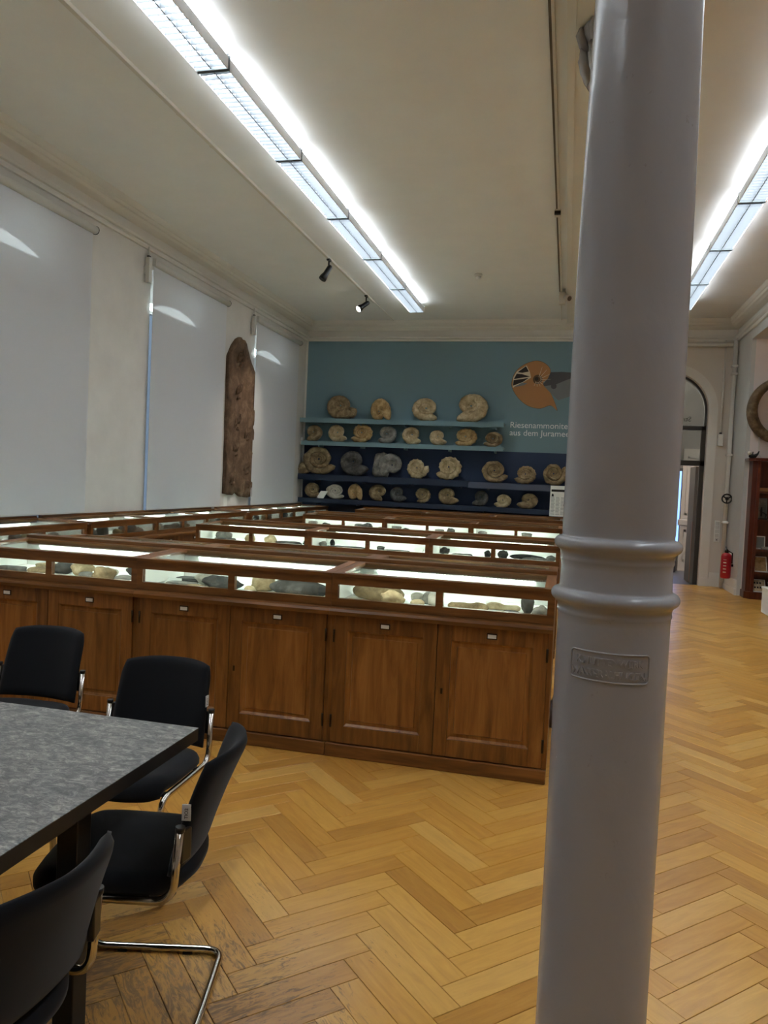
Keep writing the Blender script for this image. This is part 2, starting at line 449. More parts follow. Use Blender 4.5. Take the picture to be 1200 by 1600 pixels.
struct('ceiling', MB().box((XL - 0.45, YF - 0.3, ZC), (BAYX + 0.3, YB + 0.4, ZC + 0.2)), 'ceiling_paint')
def build_walls():
    m = MB(); x0, x1 = XL - 0.45, XL
    m.box((x0, YF - 0.3, 0), (x1, YB, 0.85)); m.box((x0, YF - 0.3, 4.0), (x1, YB, ZC))
    ys = [YF - 0.3] + [y for w_ in WIN for y in w_] + [YB]
    for a, b in zip(ys[0::2], ys[1::2]): m.box((x0, a, 0.85), (x1, b, 4.0))
    struct('wall_left', m, 'wall_white')
    cx, r = 1.64, 0.65
    out = [(XL - 0.45, 0), (cx - r, 0)] + [(x, z) for x, z in arc(cx, 3.02, r, PI, 0, 20)] + [(cx + r, 0), (XR + 0.5, 0), (XR + 0.5, ZC), (XL - 0.45, ZC)]
    struct('wall_back', MB().prism(out, 'y', YB, YB + 0.4), 'back_wall_paint')
    # right side: pier and lintel, the bay behind it
    m = MB(); m.box((XR, BAYY, 0), (XR + 0.06, YB, ZC)); m.box((XR, YF, 4.05), (XR + 0.45, BAYY, ZC))
    struct('wall_right', m, 'pier_grey')
    struct('wall_bay_back', MB().box((XR + 0.06, BAYY, 0), (BAYX, BAYY + 0.2, ZC)), 'bay_white')
    struct('wall_bay_right', MB().box((BAYX, YF, 0), (BAYX + 0.2, BAYY + 0.2, ZC)), 'bay_white')
    struct('wall_front', MB().box((XL - 0.45, YF - 0.3, 0), (BAYX + 0.2, YF, ZC)), 'wall_white')
    # girder over the columns
    m = MB(); m.box((-0.10, YF, 4.50), (0.30, YB, ZC))
    m.box((-0.155, YF, 4.485), (-0.10, YB, ZC)); m.box((0.30, YF, 4.485), (0.355, YB, ZC))
    struct('trim_1', m, 'trim_white')
    # cornices: profile as (distance from wall, z)
    prof = [(0, 4.20), (0.03, 4.20), (0.04, 4.225), (0.03, 4.25), (0.06, 4.255), (0.075, 4.275), (0.07, 4.29), (0.015, 4.30), (0.015, 4.40), (0.10, 4.43), (0.125, 4.45), (0.15, 4.455), (0.155, 4.49), (0.17, 4.50), (0.19, 4.56), (0, 4.56)]
    struct('trim_2', MB().prism([(XL + d, z) for d, z in prof], 'y', YF, YB), 'trim_white')
    struct('trim_3', MB().prism([(YB - d, z) for d, z in prof], 'x', XL, XR), 'trim_white')
    struct('trim_4', MB().prism([(XR - d, z) for d, z in prof], 'y', YF, YB), 'trim_white')
    # arched door surround
    ri, ro = 0.65, 0.80
    ring = [(cx - ro, 0), (cx - ri, 0)] + arc(cx, 3.02, ri, PI, 0, 24) + [(cx + ri, 0), (cx + ro, 0)] + arc(cx, 3.02, ro, 0, PI, 24)
    mb = MB().prism(ring, 'y', YB - 0.03, YB)
    ring2 = [(cx - ri - 0.03, 0.14), (cx - ri, 0.14)] + arc(cx, 3.02, ri, PI, 0, 24) + [(cx + ri, 0.14), (cx + ri + 0.03, 0.14)] + arc(cx, 3.02, ri + 0.03, 0, PI, 24)
    mb.prism(ring2, 'y', YB - 0.045, YB - 0.03)
    mb.box((cx + ri - 0.002, YB - 0.05, 0), (cx + ro + 0.005, YB, 0.14)); mb.box((cx - ro - 0.005, YB - 0.05, 0), (cx - ri + 0.002, YB, 0.14))
    struct('trim_5', mb, 'trim_white')
    m = MB(); m.box((cx + ro + 0.006, YB - 0.02, 0), (XR, YB, 0.24)); m.box((cx + ro + 0.006, YB - 0.03, 0), (XR, YB, 0.03))
    struct('baseboard_back', m, 'trim_white')
    m = MB(); m.box((XR - 0.02, BAYY, 0), (XR, YB - 0.03, 0.24)); m.box((XR - 0.035, BAYY, 0), (XR - 0.02, YB - 0.03, 0.10))
    struct('baseboard_right', m, 'trim_white')
    # white corner strip beside the blue wall
    struct('trim_6', MB().box((XL, YB - 0.02, 0), (XL + 0.035, YB, 4.2)), 'trim_white')
build_walls()

def build_windows():
    for n, (y0, y1) in enumerate(WIN):
        x = -5.44; cy = (8.86 + 0.35) + (n - 1) * 3.12; zb = 3.637
        half, sag = 0.60, 0.125
        R = (half * half + sag * sag) / (2 * sag); a = math.asin(half / R)
        lun = [(cy + R * math.sin(t), zb + sag - R + R * math.cos(t)) for t in [a - 2 * a * i / 20 for i in range(21)]]
        # unseen solid head board, its lunette placed and shaped to cast the blind's sun patch
        m = MB()
        m.prism([(y0, zb), (cy - half, zb)] + lun[::-1][1:-1] + [(cy + half, zb), (y1, zb), (y1, 4.0), (y0, 4.0)], 'x', x, x + 0.03)
        fr = struct('window_%d' % (n + 1), m, 'wall_white')
        s = MB(); s.box((x - 0.02, y0, 0.85), (x + 0.04, y0 + 0.06, zb - 0.04)); s.box((x - 0.02, y1 - 0.06, 0.85), (x + 0.04, y1, zb - 0.04))
        s.box((x - 0.02, y0, zb - 0.04), (x + 0.04, y1, zb)); s.box((x - 0.02, y0, 0.85), (x + 0.04, y1, 0.91))
        s.box((x - 0.02, (y0 + y1) / 2 - 0.03, 0.91), (x + 0.04, (y0 + y1) / 2 + 0.03, zb - 0.04))
        s.build('window_frame', 'trim_white', fr)
        for a0, b0 in ((y0 + 0.06, (y0 + y1) / 2 - 0.03), ((y0 + y1) / 2 + 0.03, y1 - 0.06)):
            MB().box((x, a0, 0.91), (x + 0.008, b0, zb - 0.04)).build('pane', 'frosted_glass', fr)
        MB().prism([(cy - half, zb)] + lun[::-1][1:-1] + [(cy + half, zb)], 'x', x + 0.012, x + 0.016).build('pane', 'clear_glass', fr)
build_windows()

# ------------------------------------------------------------------ roller blinds
def build_blind(y0, y1, label):
    b = empty('roller_blind', (XL, (y0 + y1) / 2, 1.085), label=label, cat='blind', group='roller blinds in front of the windows')
    h = (y1 - y0) / 2
    fab = MB(); n = 1
    fab.box((0.058, -h, 0.0), (0.061, h, 2.975)); fab.build('blind_fabric', 'blind_fabric', b)
    MB().tube([(0.07, -h - 0.01, 2.975), (0.07, h + 0.03, 2.975)], 0.042, 16).build('roller', 'roller_white', b)
    MB().tube([(0.07, h + 0.03, 2.975), (0.07, h + 0.036, 2.975)], 0.046, 16).build('end_cap', 'dark_frame', b)
    MB().bbox((0.0, -h - 0.035, 2.935), (0.11, -h - 0.012, 3.025), 0.004).build('bracket', 'roller_white', b)
    MB().box((0.055, -h, -0.012), (0.065, h, 0.0)).build('bottom_bar', 'roller_white', b)
build_blind(5.10, 7.085, 'white roller blind farthest from the blue wall')
build_blind(8.30, 10.31, 'white roller blind beside the brown slab, on the side away from the blue wall')
build_blind(11.43, 13.40, 'white roller blind between the brown slab and the blue wall')
for y, s in ((8.205, 'farther from the blue wall'), (11.335, 'beside the brown slab')):
    b = empty('blind_control', (XL, y, 3.80), label='small white blind control box on a drop conduit, ' + s, cat='control box', group='blind control boxes')
    MB().bbox((0.02, -0.035, 0.0), (0.075, 0.035, 0.30), 0.006).build('box', 'roller_white', b)
    MB().tube([(0.045, 0, 0.30), (0.045, 0, 0.425)], 0.011, 8).build('conduit', 'roller_white', b)
    MB().box((0.03, -0.02, 0.30), (0.06, 0.02, 0.32)).build('gland', 'dark_frame', b)
    MB().box((0.0, -0.03, 0.10), (0.02, 0.03, 0.2)).build('bracket', 'roller_white', b)

# ------------------------------------------------------------------ brown fossil slab with tracks on the left wall
def build_slab():
    s = empty('fossil_slab', (XL, 10.95, 1.24), label='tall brown pointed fossil slab with footprints on the window wall', cat='fossil slab')
    outl = [(-0.46, 0.02), (-0.2, 0.0), (-0.05, 0.04), (0.1, -0.02), (0.3, -0.05), (0.52, -0.03), (0.53, 0.6), (0.5, 1.2), (0.53, 1.94), (0.44, 2.0), (0.3, 2.2), (0.14, 2.37), (0.02, 2.43), (-0.1, 2.43), (-0.22, 2.38), (-0.36, 2.25), (-0.48, 2.08), (-0.48, 1.4), (-0.46, 0.7)]
    bm = bmesh.new()
    me = MB().prism(outl, 'x', 0.004, 0.055).mesh('tmp', None)
    bm.from_mesh(me); bpy.data.meshes.remove(me)
    bmesh.ops.triangulate(bm, faces=bm.faces[:])
    bmesh.ops.subdivide_edges(bm, edges=bm.edges[:], cuts=5, use_grid_fill=True)
    for v in bm.verts:
        p = v.co * 5
        if v.co.x > 0.02: v.co.x += 0.03 * noise.noise(p) - (0.03 if abs(v.co.y + 0.02 * math.sin(v.co.z * 4)) < 0.035 else 0)
        v.co.y += 0.012 * noise.noise(p + Vector((7, 3, 1))); v.co.z += 0.012 * noise.noise(p + Vector((1, 9, 4)))
    me = bpy.data.meshes.new('stone'); bm.to_mesh(me); bm.free(); me.materials.append(MATS['slab_brown'])
    for p in me.polygons: p.use_smooth = True
    obj('stone', me, s)
    rnd = random.Random(3)
    for cy, cz in ((-0.08, 2.1), (-0.1, 1.6), (-0.12, 1.12), (-0.14, 0.72), (0.27, 0.98), (0.3, 0.45), (-0.2, 0.28), (0.33, 0.12)):
        t = MB()
        for k in range(4):
            a = 0.35 + rnd.uniform(-0.2, 0.2); y = cy + (k - 1.5) * 0.055; L = rnd.uniform(0.05, 0.1)
            z0 = cz + k * 0.02
            t.tube([(0.055, y - 0.3 * L, z0 - L), (0.068, y, z0), (0.055, y + 0.3 * L, z0 + L)], [0.010, 0.022, 0.008], 7)
        t.tube([(0.055, cy - 0.05, cz - 0.12), (0.066, cy, cz - 0.09), (0.055, cy + 0.05, cz - 0.11)], [0.01, 0.026, 0.01], 7)
        t.build('footprint', 'slab_brown', s)
build_slab()
c = MB().box((XL, 10.56, 1.02), (XL + 0.004, 10.68, 1.22)).build('text_card', 'paper_white'); tag(c, 'small white text card below the brown slab', 'card')

# ------------------------------------------------------------------ ceiling lights
def make_light():
    L = 1.476
    r = empty('ceiling_light', group='linear ceiling lights')
    for x in (-0.125, 0.119):          # tray sides
        MB().box((x, -L / 2, 4.396), (x + 0.006, L / 2, 4.478)).build('side_rail', 'lamp_housing', r)
    MB().box((-0.119, -L / 2, 4.470), (0.119, L / 2, 4.478)).build('tray_back', 'lamp_housing', r)
    for s in (-1, 1):
        y = s * L / 2
        MB().box((-0.125, min(y, y - s * 0.006), 4.395), (0.125, max(y, y - s * 0.006), 4.50)).build('end_cap', 'pane_grey', r)
        MB().tube([(0, s * 0.5, 4.478), (0, s * 0.5, ZC)], 0.008, 8).build('hanger', 'lamp_housing', r)
    MB().box((-0.11, -L / 2 + 0.012, 4.462), (0.11, L / 2 - 0.012, 4.4695)).build('lamp_tube', 'lamp_tube', r)
    MB().box((-0.10, -L / 2 + 0.05, 4.479), (0.10, L / 2 - 0.05, 4.486)).build('uplight', 'lamp_up', r)
    MB().box((-0.004, -L / 2 + 0.012, 4.400), (0.004, L / 2 - 0.012, 4.440)).build('louvre_rail', 'louvre_metal', r)
    bl = MB(); bl.add([(-0.119, -0.006, 4.430), (0.119, -0.006, 4.430), (0.119, 0.0, 4.398), (-0.119, 0.0, 4.398), (-0.119, 0.006, 4.430), (0.119, 0.006, 4.430)], [(0, 1, 2, 3), (3, 2, 5, 4), (0, 4, 5, 1), (0, 3, 4), (1, 5, 2)])
    me = bl.mesh('louvre_blade', 'louvre_metal')
    for k in range(22): obj('louvre_blade', me, r, (0, -L / 2 + 0.04 + k * (L - 0.08) / 21, 0))
    return r
ORD = ['first', 'second', 'third', 'fourth', 'fifth', 'sixth', 'seventh', 'eighth', 'ninth', 'tenth', 'eleventh', 'twelfth']
def build_lights():
    proto = make_light(); first = True
    for x, nm in ((-2.595, 'over the cases'), (1.582, 'beyond the column')):
        for k in range(9):  # last light of each run is out of view, added to brighten the table end
            y1 = 12.49 - 1.499 * k
            o = proto if first else copy_tree(proto); first = False
            o.location = (x, y1 - 0.745, 0)
            o['label'] = 'louvred white ceiling light, %s from the blue wall in the run %s' % (ORD[k], nm); o['category'] = 'ceiling light'
build_lights()

# ------------------------------------------------------------------ tracks, spots, sensors on the ceiling
t = empty('light_track', (-3.31, 7.4, 4.53), label='long white lighting track carrying two black spots', cat='light track')
MB().box((-0.018, -6.5, 0.0), (0.018, 4.95, 0.03)).build('rail', 'track_white', t)
MB().box((-0.026, -6.5, 0.012), (-0.018, 4.95, 0.03)).build('side_channel', 'track_dark', t)
MB().tube([(0.012, 4.95, 0.018), (0.012, YB - 7.4 - 0.2, 0.018)], 0.006, 6).build('cable', 'track_white', t)
for y in (-1.6, -1.0, 1.5): MB().box((-0.021, y, -0.003), (0.021, y + 0.04, 0.0)).build('coupler', 'track_white', t)
t = empty('light_track', (-0.25, 8.4, 4.52), label='brown slotted lighting track along the girder, with small sensor box', cat='light track')
MB().box((-0.022, -8, 0.0), (-0.004, 4.0, 0.04)).build('slot', 'track_dark', t)
MB().box((-0.004, -8, -0.004), (0.016, 4.0, 0.04)).build('rail', 'track_white', t)
MB().bbox((-0.035, -0.1, -0.05), (0.03, 0.02, 0.0), 0.005).build('adapter', 'track_white', t)
MB().box((-0.036, -0.104, -0.052), (0.028, -0.06, -0.02)).build('socket', 'black_metal', t)
MB().tube([(0.0, 4.0, 0.02), (0.0, YB - 8.4 - 0.2, 0.02)], 0.008, 6).build('cable', 'track_white', t)
def spot(loc, aim, lit, label):
    s = empty('spotlight', loc, label=label, cat='spotlight', group='black spots on the white track')
    MB().bbox((-0.02, -0.05, -0.02), (0.02, 0.05, 0.01), 0.004).build('adapter', 'black_metal', s)
    MB().tube([(0, 0, -0.02), (0, 0, -0.11)], 0.012, 8).build('stem', 'black_metal', s)
    d = Vector(aim).normalized(); p = Vector((0, 0, -0.13)) - d * 0.06
    MB().tube([p, p + d * 0.02, p + d * 0.14, p + d * 0.19, p + d * 0.23], [0.022, 0.036, 0.038, 0.052, 0.052], 18).build('lamp_head', 'black_metal', s)
    MB().tube([p + d * 0.231, p + d * 0.234], 0.046, 18).build('lens', 'spot_lit' if lit else 'black_plastic', s)
spot((-3.31, 9.9, 4.53), (-0.35, -0.25, -0.75), False, 'unlit black track spot above the middle blind')
spot((-3.31, 11.87, 4.53), (-0.55, -0.55, -0.6), True, 'lit black track spot with white lens near the blue wall')
sl = bpy.data.lights.new('track_spot_lamp', 'SPOT'); sl.energy = 60; sl.color = (1, 0.88, 0.72); sl.spot_size = math.radians(46); sl.spot_blend = 0.8; sl.shadow_soft_size = 0.04
slo = bpy.data.objects.new('track_spot_lamp', sl); C.objects.link(slo); slo.location = (-3.43, 11.75, 4.26)
slo.rotation_euler = (Vector((-5.05, 10.95, 2.1)) - Vector((-3.43, 11.75, 4.26))).to_track_quat('-Z', 'Y').to_euler()
s = empty('smoke_detector', (-1.386, 10.86, ZC), label='small round white smoke detector on the ceiling', cat='smoke detector')
MB().lathe([(0.055, 0), (0.055, -0.02), (0.045, -0.035)], 24).build('base', 'roller_white', s)
MB().lathe([(0.042, -0.035), (0.042, -0.05), (0.03, -0.07), (0.005, -0.072)], 24).build('dome', 'lamp_housing', s)
s = empty('motion_sensor', (-0.20, 11.75, 4.53), label='cream motion sensor with dark lens at the end of the girder track', cat='sensor')
MB().bbox((-0.07, -0.06, -0.20), (0.03, 0.05, -0.02), 0.01).build('body', 'track_white', s)
MB().box((-0.02, -0.02, -0.03), (0.02, 0.02, 0.03)).build('mount', 'track_white', s)
MB().tube([(0.03, -0.03, -0.1), (0.08, -0.08, -0.13)], [0.05, 0.045], 16).build('head', 'track_white', s)
MB().tube([(0.081, -0.081, -0.1305), (0.088, -0.088, -0.1347)], 0.036, 16).build('lens', 'track_dark', s)

# ------------------------------------------------------------------ cast iron columns
def build_columns():
    cap = [(0.094, 4.10), (0.10, 4.12), (0.115, 4.14), (0.10, 4.16), (0.098, 4.2), (0.105, 4.3), (0.13, 4.40), (0.155, 4.44), (0.16, 4.485), (0.16, 4.499)]
    def prof():
        p = [(0.16, 0.0), (0.16, 0.10), (0.145, 0.13), (0.125, 0.15), (0.112, 0.2), (0.1045, 0.25)]
        for z, rb in ((1.350, 0.1045), (1.450, 0.1035)):
            p += [(rb, z - 0.046), (rb + 0.0002, z - 0.036), (rb + 0.0016, z - 0.033), (rb + 0.0022, z - 0.030), (rb + 0.0016, z - 0.027), (rb + 0.0012, z - 0.024), (rb + 0.0022, z - 0.018), (rb + 0.005, z - 0.0135)]
            p += [(rb + 0.0025 + 0.0125 * math.cos(t), z + 0.0125 * math.sin(t)) for t in [-1.05 + 2.55 * i / 10 for i in range(11)]]
            p += [(rb + 0.0006, z + 0.0135), (rb, z + 0.017)]
        p += [(0.1045, 1.475), (0.1045, 1.8), (0.1025, 2.1), (0.0985, 2.4), (0.0955, 2.7), (0.094, 3.4), (0.093, 4.10)]
        return p
    for n, (x, y) in enumerate(((0.10, 1.52), (0.10, 5.1))):
        lab = ('thick grey painted cast iron column with two rings and a cast maker plate', 'distant grey column topped by a leafy capital below the girder')[n]
        c = empty('cast_iron_column', (x, y, 0), label=lab, cat='column', group='cast iron columns')
        MB().lathe(prof(), 72).build('shaft', 'column_paint', c)
        cp = MB().lathe(cap, 40).build('capital', 'column_paint', c)
        leaf = MB()
        leaf.tube([(0.10, 0, 4.15), (0.125, 0, 4.22), (0.14, 0, 4.30), (0.17, 0, 4.34), (0.165, 0, 4.30)], [0.02, 0.04, 0.045, 0.03, 0.012], 8)
        leaf.tube([(0.115, 0, 4.33), (0.15, 0, 4.38), (0.175, 0, 4.45), (0.165, 0, 4.49)], [0.015, 0.03, 0.03, 0.02], 8)
        lm = leaf.mesh('leaf', 'column_paint')
        for k in range(8):
            o = obj('leaf', lm, cp); o.rotation_euler.z = k * PI / 4 + 0.2
        if n == 0:       # maker plate: raised rounded frame and letters wrapped on the shaft
            R = 0.1045
            def wrap(px, pz, h): a = -PI / 2 + px / R; return (math.cos(a) * (R + h), math.sin(a) * (R + h), pz)
            x0, x1, z0, z1, rr = -0.0835, 0.0655, 1.205, 1.257, 0.007
            path = []
            for (cx, cz, a0) in ((x1 - rr, z1 - rr, 0), (x0 + rr, z1 - rr, PI / 2), (x0 + rr, z0 + rr, PI), (x1 - rr, z0 + rr, 1.5 * PI)):
                path += [(cx + rr * math.cos(a0 + PI / 2 * i / 4), cz + rr * math.sin(a0 + PI / 2 * i / 4)) for i in range(5)]
            full = []
            for i in range(len(path)):
                p, q = path[i], path[(i + 1) % len(path)]
                k = max(1, int(math.hypot(q[0] - p[0], q[1] - p[1]) / 0.008))
                full += [(p[0] + (q[0] - p[0]) * j / k, p[1] + (q[1] - p[1]) * j / k) for j in range(k)]
            pl = MB().tube([wrap(a, b, 0.0006) for a, b in full], 0.0018, 8, closed=True).build('maker_plate', 'column_paint', c)
            for body, cz in (('K.HUTTENWERK', 1.2345), ('WASSERALFINGEN.', 1.2125)):
                me = text_mesh(body, 0.0185, 0.0022, 'CENTER', bold=0.0005)
                xs_ = [v.co.x for v in me.vertices]; wd = max(xs_) - min(xs_); want = 0.125 if cz > 1.22 else 0.142
                for v in me.vertices:
                    v.co = Vector(wrap((v.co.x / wd * want) - 0.009, cz + v.co.y, v.co.z + 0.0002))
                me.materials.append(MATS['column_paint']); obj('lettering', me, pl)
build_columns()

# ------------------------------------------------------------------ oak display cabinets
UW, UD = 1.213, 0.575
def make_unit():
    r = empty('display_cabinet')
    h = UW / 2
    m = MB(); m.box((-h, 0.02, 0.07), (h, UD, 0.80)); m.build('carcass', 'oak_v', r)
    m = MB(); m.bbox((-h, -0.03, 0.0), (h, UD, 0.075), 0.006); m.build('plinth', 'oak_h', r)
    for x0, x1 in ((-h, -h + 0.022), (h - 0.022, h)): MB().box((x0, -0.005, 0.075), (x1, 0.02, 0.80)).build('stile', 'oak_v', r)
    # two doors with raised panels
    dw = (UW - 0.044) / 2 - 0.003
    for s in (-1, 1):
        cx = s * (dw / 2 + 0.0015)
        d = MB(); x0, x1 = cx - dw / 2, cx + dw / 2; z0, z1 = 0.08, 0.797
        d.bbox((x0, -0.018, z0), (x0 + 0.075, 0.018, z1), 0.003); d.bbox((x1 - 0.075, -0.018, z0), (x1, 0.018, z1), 0.003)
        d.bbox((x0 + 0.0745, -0.018, z1 - 0.085), (x1 - 0.0745, 0.018, z1), 0.003); d.bbox((x0 + 0.0745, -0.018, z0), (x1 - 0.0745, 0.018, z0 + 0.095), 0.003)
        do = d.build('door', 'oak_v', r)
        pa, pb = x0 + 0.076, x1 - 0.076; qa, qb = z0 + 0.096, z1 - 0.086
        p = MB()      # raised field with a sloped margin
        def ringv(i, y): return [(pa + i, y, qa + i), (pb - i, y, qa + i), (pb - i, y, qb - i), (pa + i, y, qb - i)]
        vs = ringv(0, -0.012) + ringv(0.012, -0.002) + ringv(0.03, -0.002) + ringv(0.034, -0.009)
        fs = []
        for lv in range(3): fs += [(lv * 4 + i, lv * 4 + (i + 1) % 4, lv * 4 + 4 + (i + 1) % 4, lv * 4 + 4 + i) for i in range(4)]
        fs.append((12, 13, 14, 15)); p.add(vs, fs); p.build('raised_panel', 'oak_panel', do)
        lh = MB(); a = 0.045; zc = z1 - 0.042
        lh.box((cx - a / 2 - 0.005, -0.023, zc - 0.016), (cx + a / 2 + 0.005, -0.018, zc + 0.016)); lho = lh.build('label_holder', 'brass_dark', do)
        MB().box((cx - a / 2, -0.0245, zc - 0.010), (cx + a / 2, -0.023, zc + 0.010)).build('card', 'paper_white', do)
        if s == 1: MB().box((x0 + 0.028, -0.02, 0.42), (x0 + 0.04, -0.018, 0.45)).build('keyhole', 'brass_dark', do)
        xh = x0 if s < 0 else x1
        for zz in (0.2, 0.68): MB().tube([(xh, -0.019, zz - 0.035), (xh, -0.019, zz + 0.035)], 0.006, 8).build('hinge', 'brass_dark', do)
    # ledge
    MB().prism([(-0.045, 0.80), (-0.052, 0.822), (-0.045, 0.835), (-0.01, 0.846), (UD, 0.846), (UD, 0.80)], 'x', -h, h).build('ledge', 'oak_h', r)
    # vitrine
    f = MB(); f.box((-h, -0.02, 0.846), (h, 0.012, 0.890)); f.box((-h, -0.02, 0.968), (h, 0.012, 1.012))
    for x0, x1 in ((-h, -h + 0.036), (-0.02, 0.02), (h - 0.036, h)): f.box((x0, -0.02, 0.890), (x1, 0.012, 0.968))
    f.build('vitrine_frame', 'oak_h', r)
    f = MB(); f.box((-h, UD - 0.045, 0.846), (h, UD, 1.066)); f.build('back_rail', 'oak_h', r)
    for x0, x1, x2 in ((-h, -h + 0.007, -h + 0.0135), (h, h - 0.007, h - 0.0135)):
        sp = MB().box((min(x0, x1), 0.012, 0.846), (max(x0, x1), UD - 0.045, 1.012)).build('side_panel', 'oak_y', r)
        MB().box((min(x1, x2), 0.013, 0.859), (max(x1, x2), UD - 0.0485, 1.010)).build('lining', 'case_bed', sp)
    MB().box((-h + 0.015, 0.013, 0.847), (h - 0.015, UD - 0.046, 0.858)).build('specimen_bed', 'case_bed', r)
    MB().box((-h + 0.015, UD - 0.0485, 0.859), (h - 0.015, UD - 0.0455, 1.0)).build('back_board', 'case_bed', r)
    for x0, x1 in ((-h + 0.036, -0.02), (0.02, h - 0.036)):
        MB().box((x0, -0.006, 0.890), (x1, -0.002, 0.968)).build('pane', 'clear_glass', r)
    # hinged glazed lid
    ya, yb = -0.028, UD - 0.047; sl = 0.014
    M = Matrix.Translation((0, ya, 1.013)) @ Matrix.Rotation(math.atan2(sl, yb - ya), 4, 'X')
    ld = yb - ya
    l = MB()
    l.box((-h + 0.001, 0, 0), (h - 0.001, 0.05, 0.018), M); lo = l.build('lid', 'oak_h', r)
    MB().box((-h + 0.001, ld - 0.05, 0), (h - 0.001, ld, 0.018), M).build('lid_rail', 'oak_h', lo)
    MB().box((-h + 0.001, 0.05, 0), (-h + 0.055, ld - 0.05, 0.018), M).build('lid_side', 'oak_y', lo); MB().box((h - 0.055, 0.05, 0), (h - 0.001, ld - 0.05, 0.018), M).build('lid_side', 'oak_y', lo)
    MB().box((-h + 0.055, 0.05, 0.007), (h - 0.055, ld - 0.05, 0.011), M).build('lid_glass', 'lid_glass', lo)
    for x in (-0.36, 0.36): MB().box((x - 0.06, UD - 0.049, 1.038), (x + 0.06, UD - 0.0455, 1.046)).build('hinge', 'black_metal', r)
    # LED strip under the back of the lid, tipped forward
    st = MB().box((-h + 0.12, UD - 0.066, 1.000), (h - 0.12, UD - 0.0475, 1.006)).build('led_strip', 'lamp_housing', r)
    b = MB()
    for k in range(44):
        x = -h + 0.135 + k * (UW - 0.27) / 43
        b.box((x - 0.008, UD - 0.068, 0.990), (x + 0.004, UD - 0.050, 0.9995))
    bo = b.build('led_bead', 'led', st); bo['kind'] = 'stuff'
    st = MB().box((-h + 0.05, 0.0125, 0.992), (h - 0.05, 0.028, 0.997)).build('led_strip', 'lamp_housing', r)  # second strip, added out of sight behind the front rail to light specimen fronts
    b = MB()
    for k in range(22):
        x = -h + 0.08 + k * (UW - 0.16) / 21
        b.box((x - 0.012, 0.014, 0.984), (x + 0.012, 0.026, 0.9915))
    bo = b.build('led_bead', 'led', st); bo['kind'] = 'stuff'
    return r
def build_cases():
    proto = make_unit(); state = [True]
    def put(x, y, rz, label, group):
        o = proto if state[0] else copy_tree(proto); state[0] = False
        o.location = (x, y, 0); o.rotation_euler = (0, 0, rz)
        tag(o, label, 'display cabinet', group); return o
    rows = [('first', 4.03, True), ('second', 7.08, True), ('third', 10.30, True), ('fourth', 13.06, False)]
    ends = ['column-end unit', 'middle unit', 'window-end unit']
    for nm, y, dbl in rows:
        for k in range(3):
            x = -0.03 - UW * (k + 0.5) - 0.001 * k
            put(x, y, 0, 'oak display cabinet, %s of the %s row from the table' % (ends[k], nm), 'oak display cabinets in rows')
            if dbl: put(x, y + 2 * UD + 0.002, PI, 'oak display cabinet backing the %s of the %s row from the table' % (ends[k], nm), 'oak display cabinets in rows')
    for j, (ys, n) in enumerate(((6.43, 3), (10.26, 3), (2.72, 3))):
        for k in range(n):
            put(-4.473, ys + 0.002 * k + UW * (k + 0.5), PI / 2, 'oak display cabinet under the blinds, %s unit of the %s run from the blue wall' % (ORD[2 - k], ['second', 'first', 'third'][j]), 'oak display cabinets along the window wall')
build_cases()

# ------------------------------------------------------------------ specimens in the cases
def rock_mesh(seed, size, kind, material):
    rnd = random.Random(seed); bm = bmesh.new()
    bmesh.ops.create_icosphere(bm, subdivisions=3, radius=1.0)
    o = Vector((rnd.uniform(0, 50), rnd.uniform(0, 50), rnd.uniform(0, 50)))
    for v in bm.verts:
        p = v.co.copy(); d = p.normalized()
        if kind == 'slab':
            q = Vector((math.copysign(abs(p.x) ** 0.55, p.x), math.copysign(abs(p.y) ** 0.55, p.y), math.copysign(abs(p.z) ** 0.35, p.z)))
            n = 1 + 0.22 * noise.noise(q * 1.4 + o) + 0.08 * noise.noise(q * 4 + o)
            v.co = Vector((q.x * n, q.y * n, q.z * (1 + 0.12 * noise.noise(q * 3 + o))))
        elif kind == 'bone':
            k = 0.5 + 0.5 * abs(p.x) ** 1.5 + 0.28 * noise.noise(Vector((p.x * 3.2, 0, 0)) + o)
            n = 1 + 0.25 * noise.noise(p * 2.6 + o)
            v.co = Vector((p.x * (1 + 0.05 * n), p.y * k * n + 0.35 * noise.noise(Vector((p.x * 1.6, 3, 0)) + o), p.z * k * n))
        elif kind == 'lump':
            n = 1 + 0.30 * noise.noise(p * 1.5 + o) + 0.16 * noise.noise(p * 4.2 + o)
            v.co = p * n
        elif kind == 'log':
            c = 0.8 + 0.2 * (1 - abs(p.x) ** 3)
            n = 1 + 0.15 * noise.noise(Vector((p.x * 1.2, p.y * 4, p.z * 4)) + o)
            v.co = Vector((math.copysign(abs(p.x) ** 0.8, p.x), p.y * c * n, p.z * c * n))
        else:
            n = 1 + 0.10 * noise.noise(p * 1.2 + o)
            v.co = p * n
    for v in bm.verts: v.co = Vector((v.co.x * size[0] / 2, v.co.y * size[1] / 2, v.co.z * size[2] / 2))
    zm = min(v.co.z for v in bm.verts); cut = zm + 0.12 * size[2]
    for v in bm.verts: v.co.z = max(v.co.z, cut) - cut
    me = bpy.data.meshes.new('specimen'); bm.to_mesh(me); bm.free()
    me.materials.append(MATS[material])
    for p in me.polygons: p.use_smooth = kind != 'slab'
    return me
KINDN = {'slab': 'flat slab', 'bone': 'knobbly bone', 'lump': 'rough lump', 'log': 'rounded log', 'pebble': 'smooth oval stone'}
COLN = {'stone_tan': 'tan', 'stone_brown': 'brown', 'stone_grey': 'grey', 'stone_dark': 'dark grey', 'stone_pale': 'pale', 'stone_black': 'black', 'stone_ochre': 'ochre'}
BED = 0.859
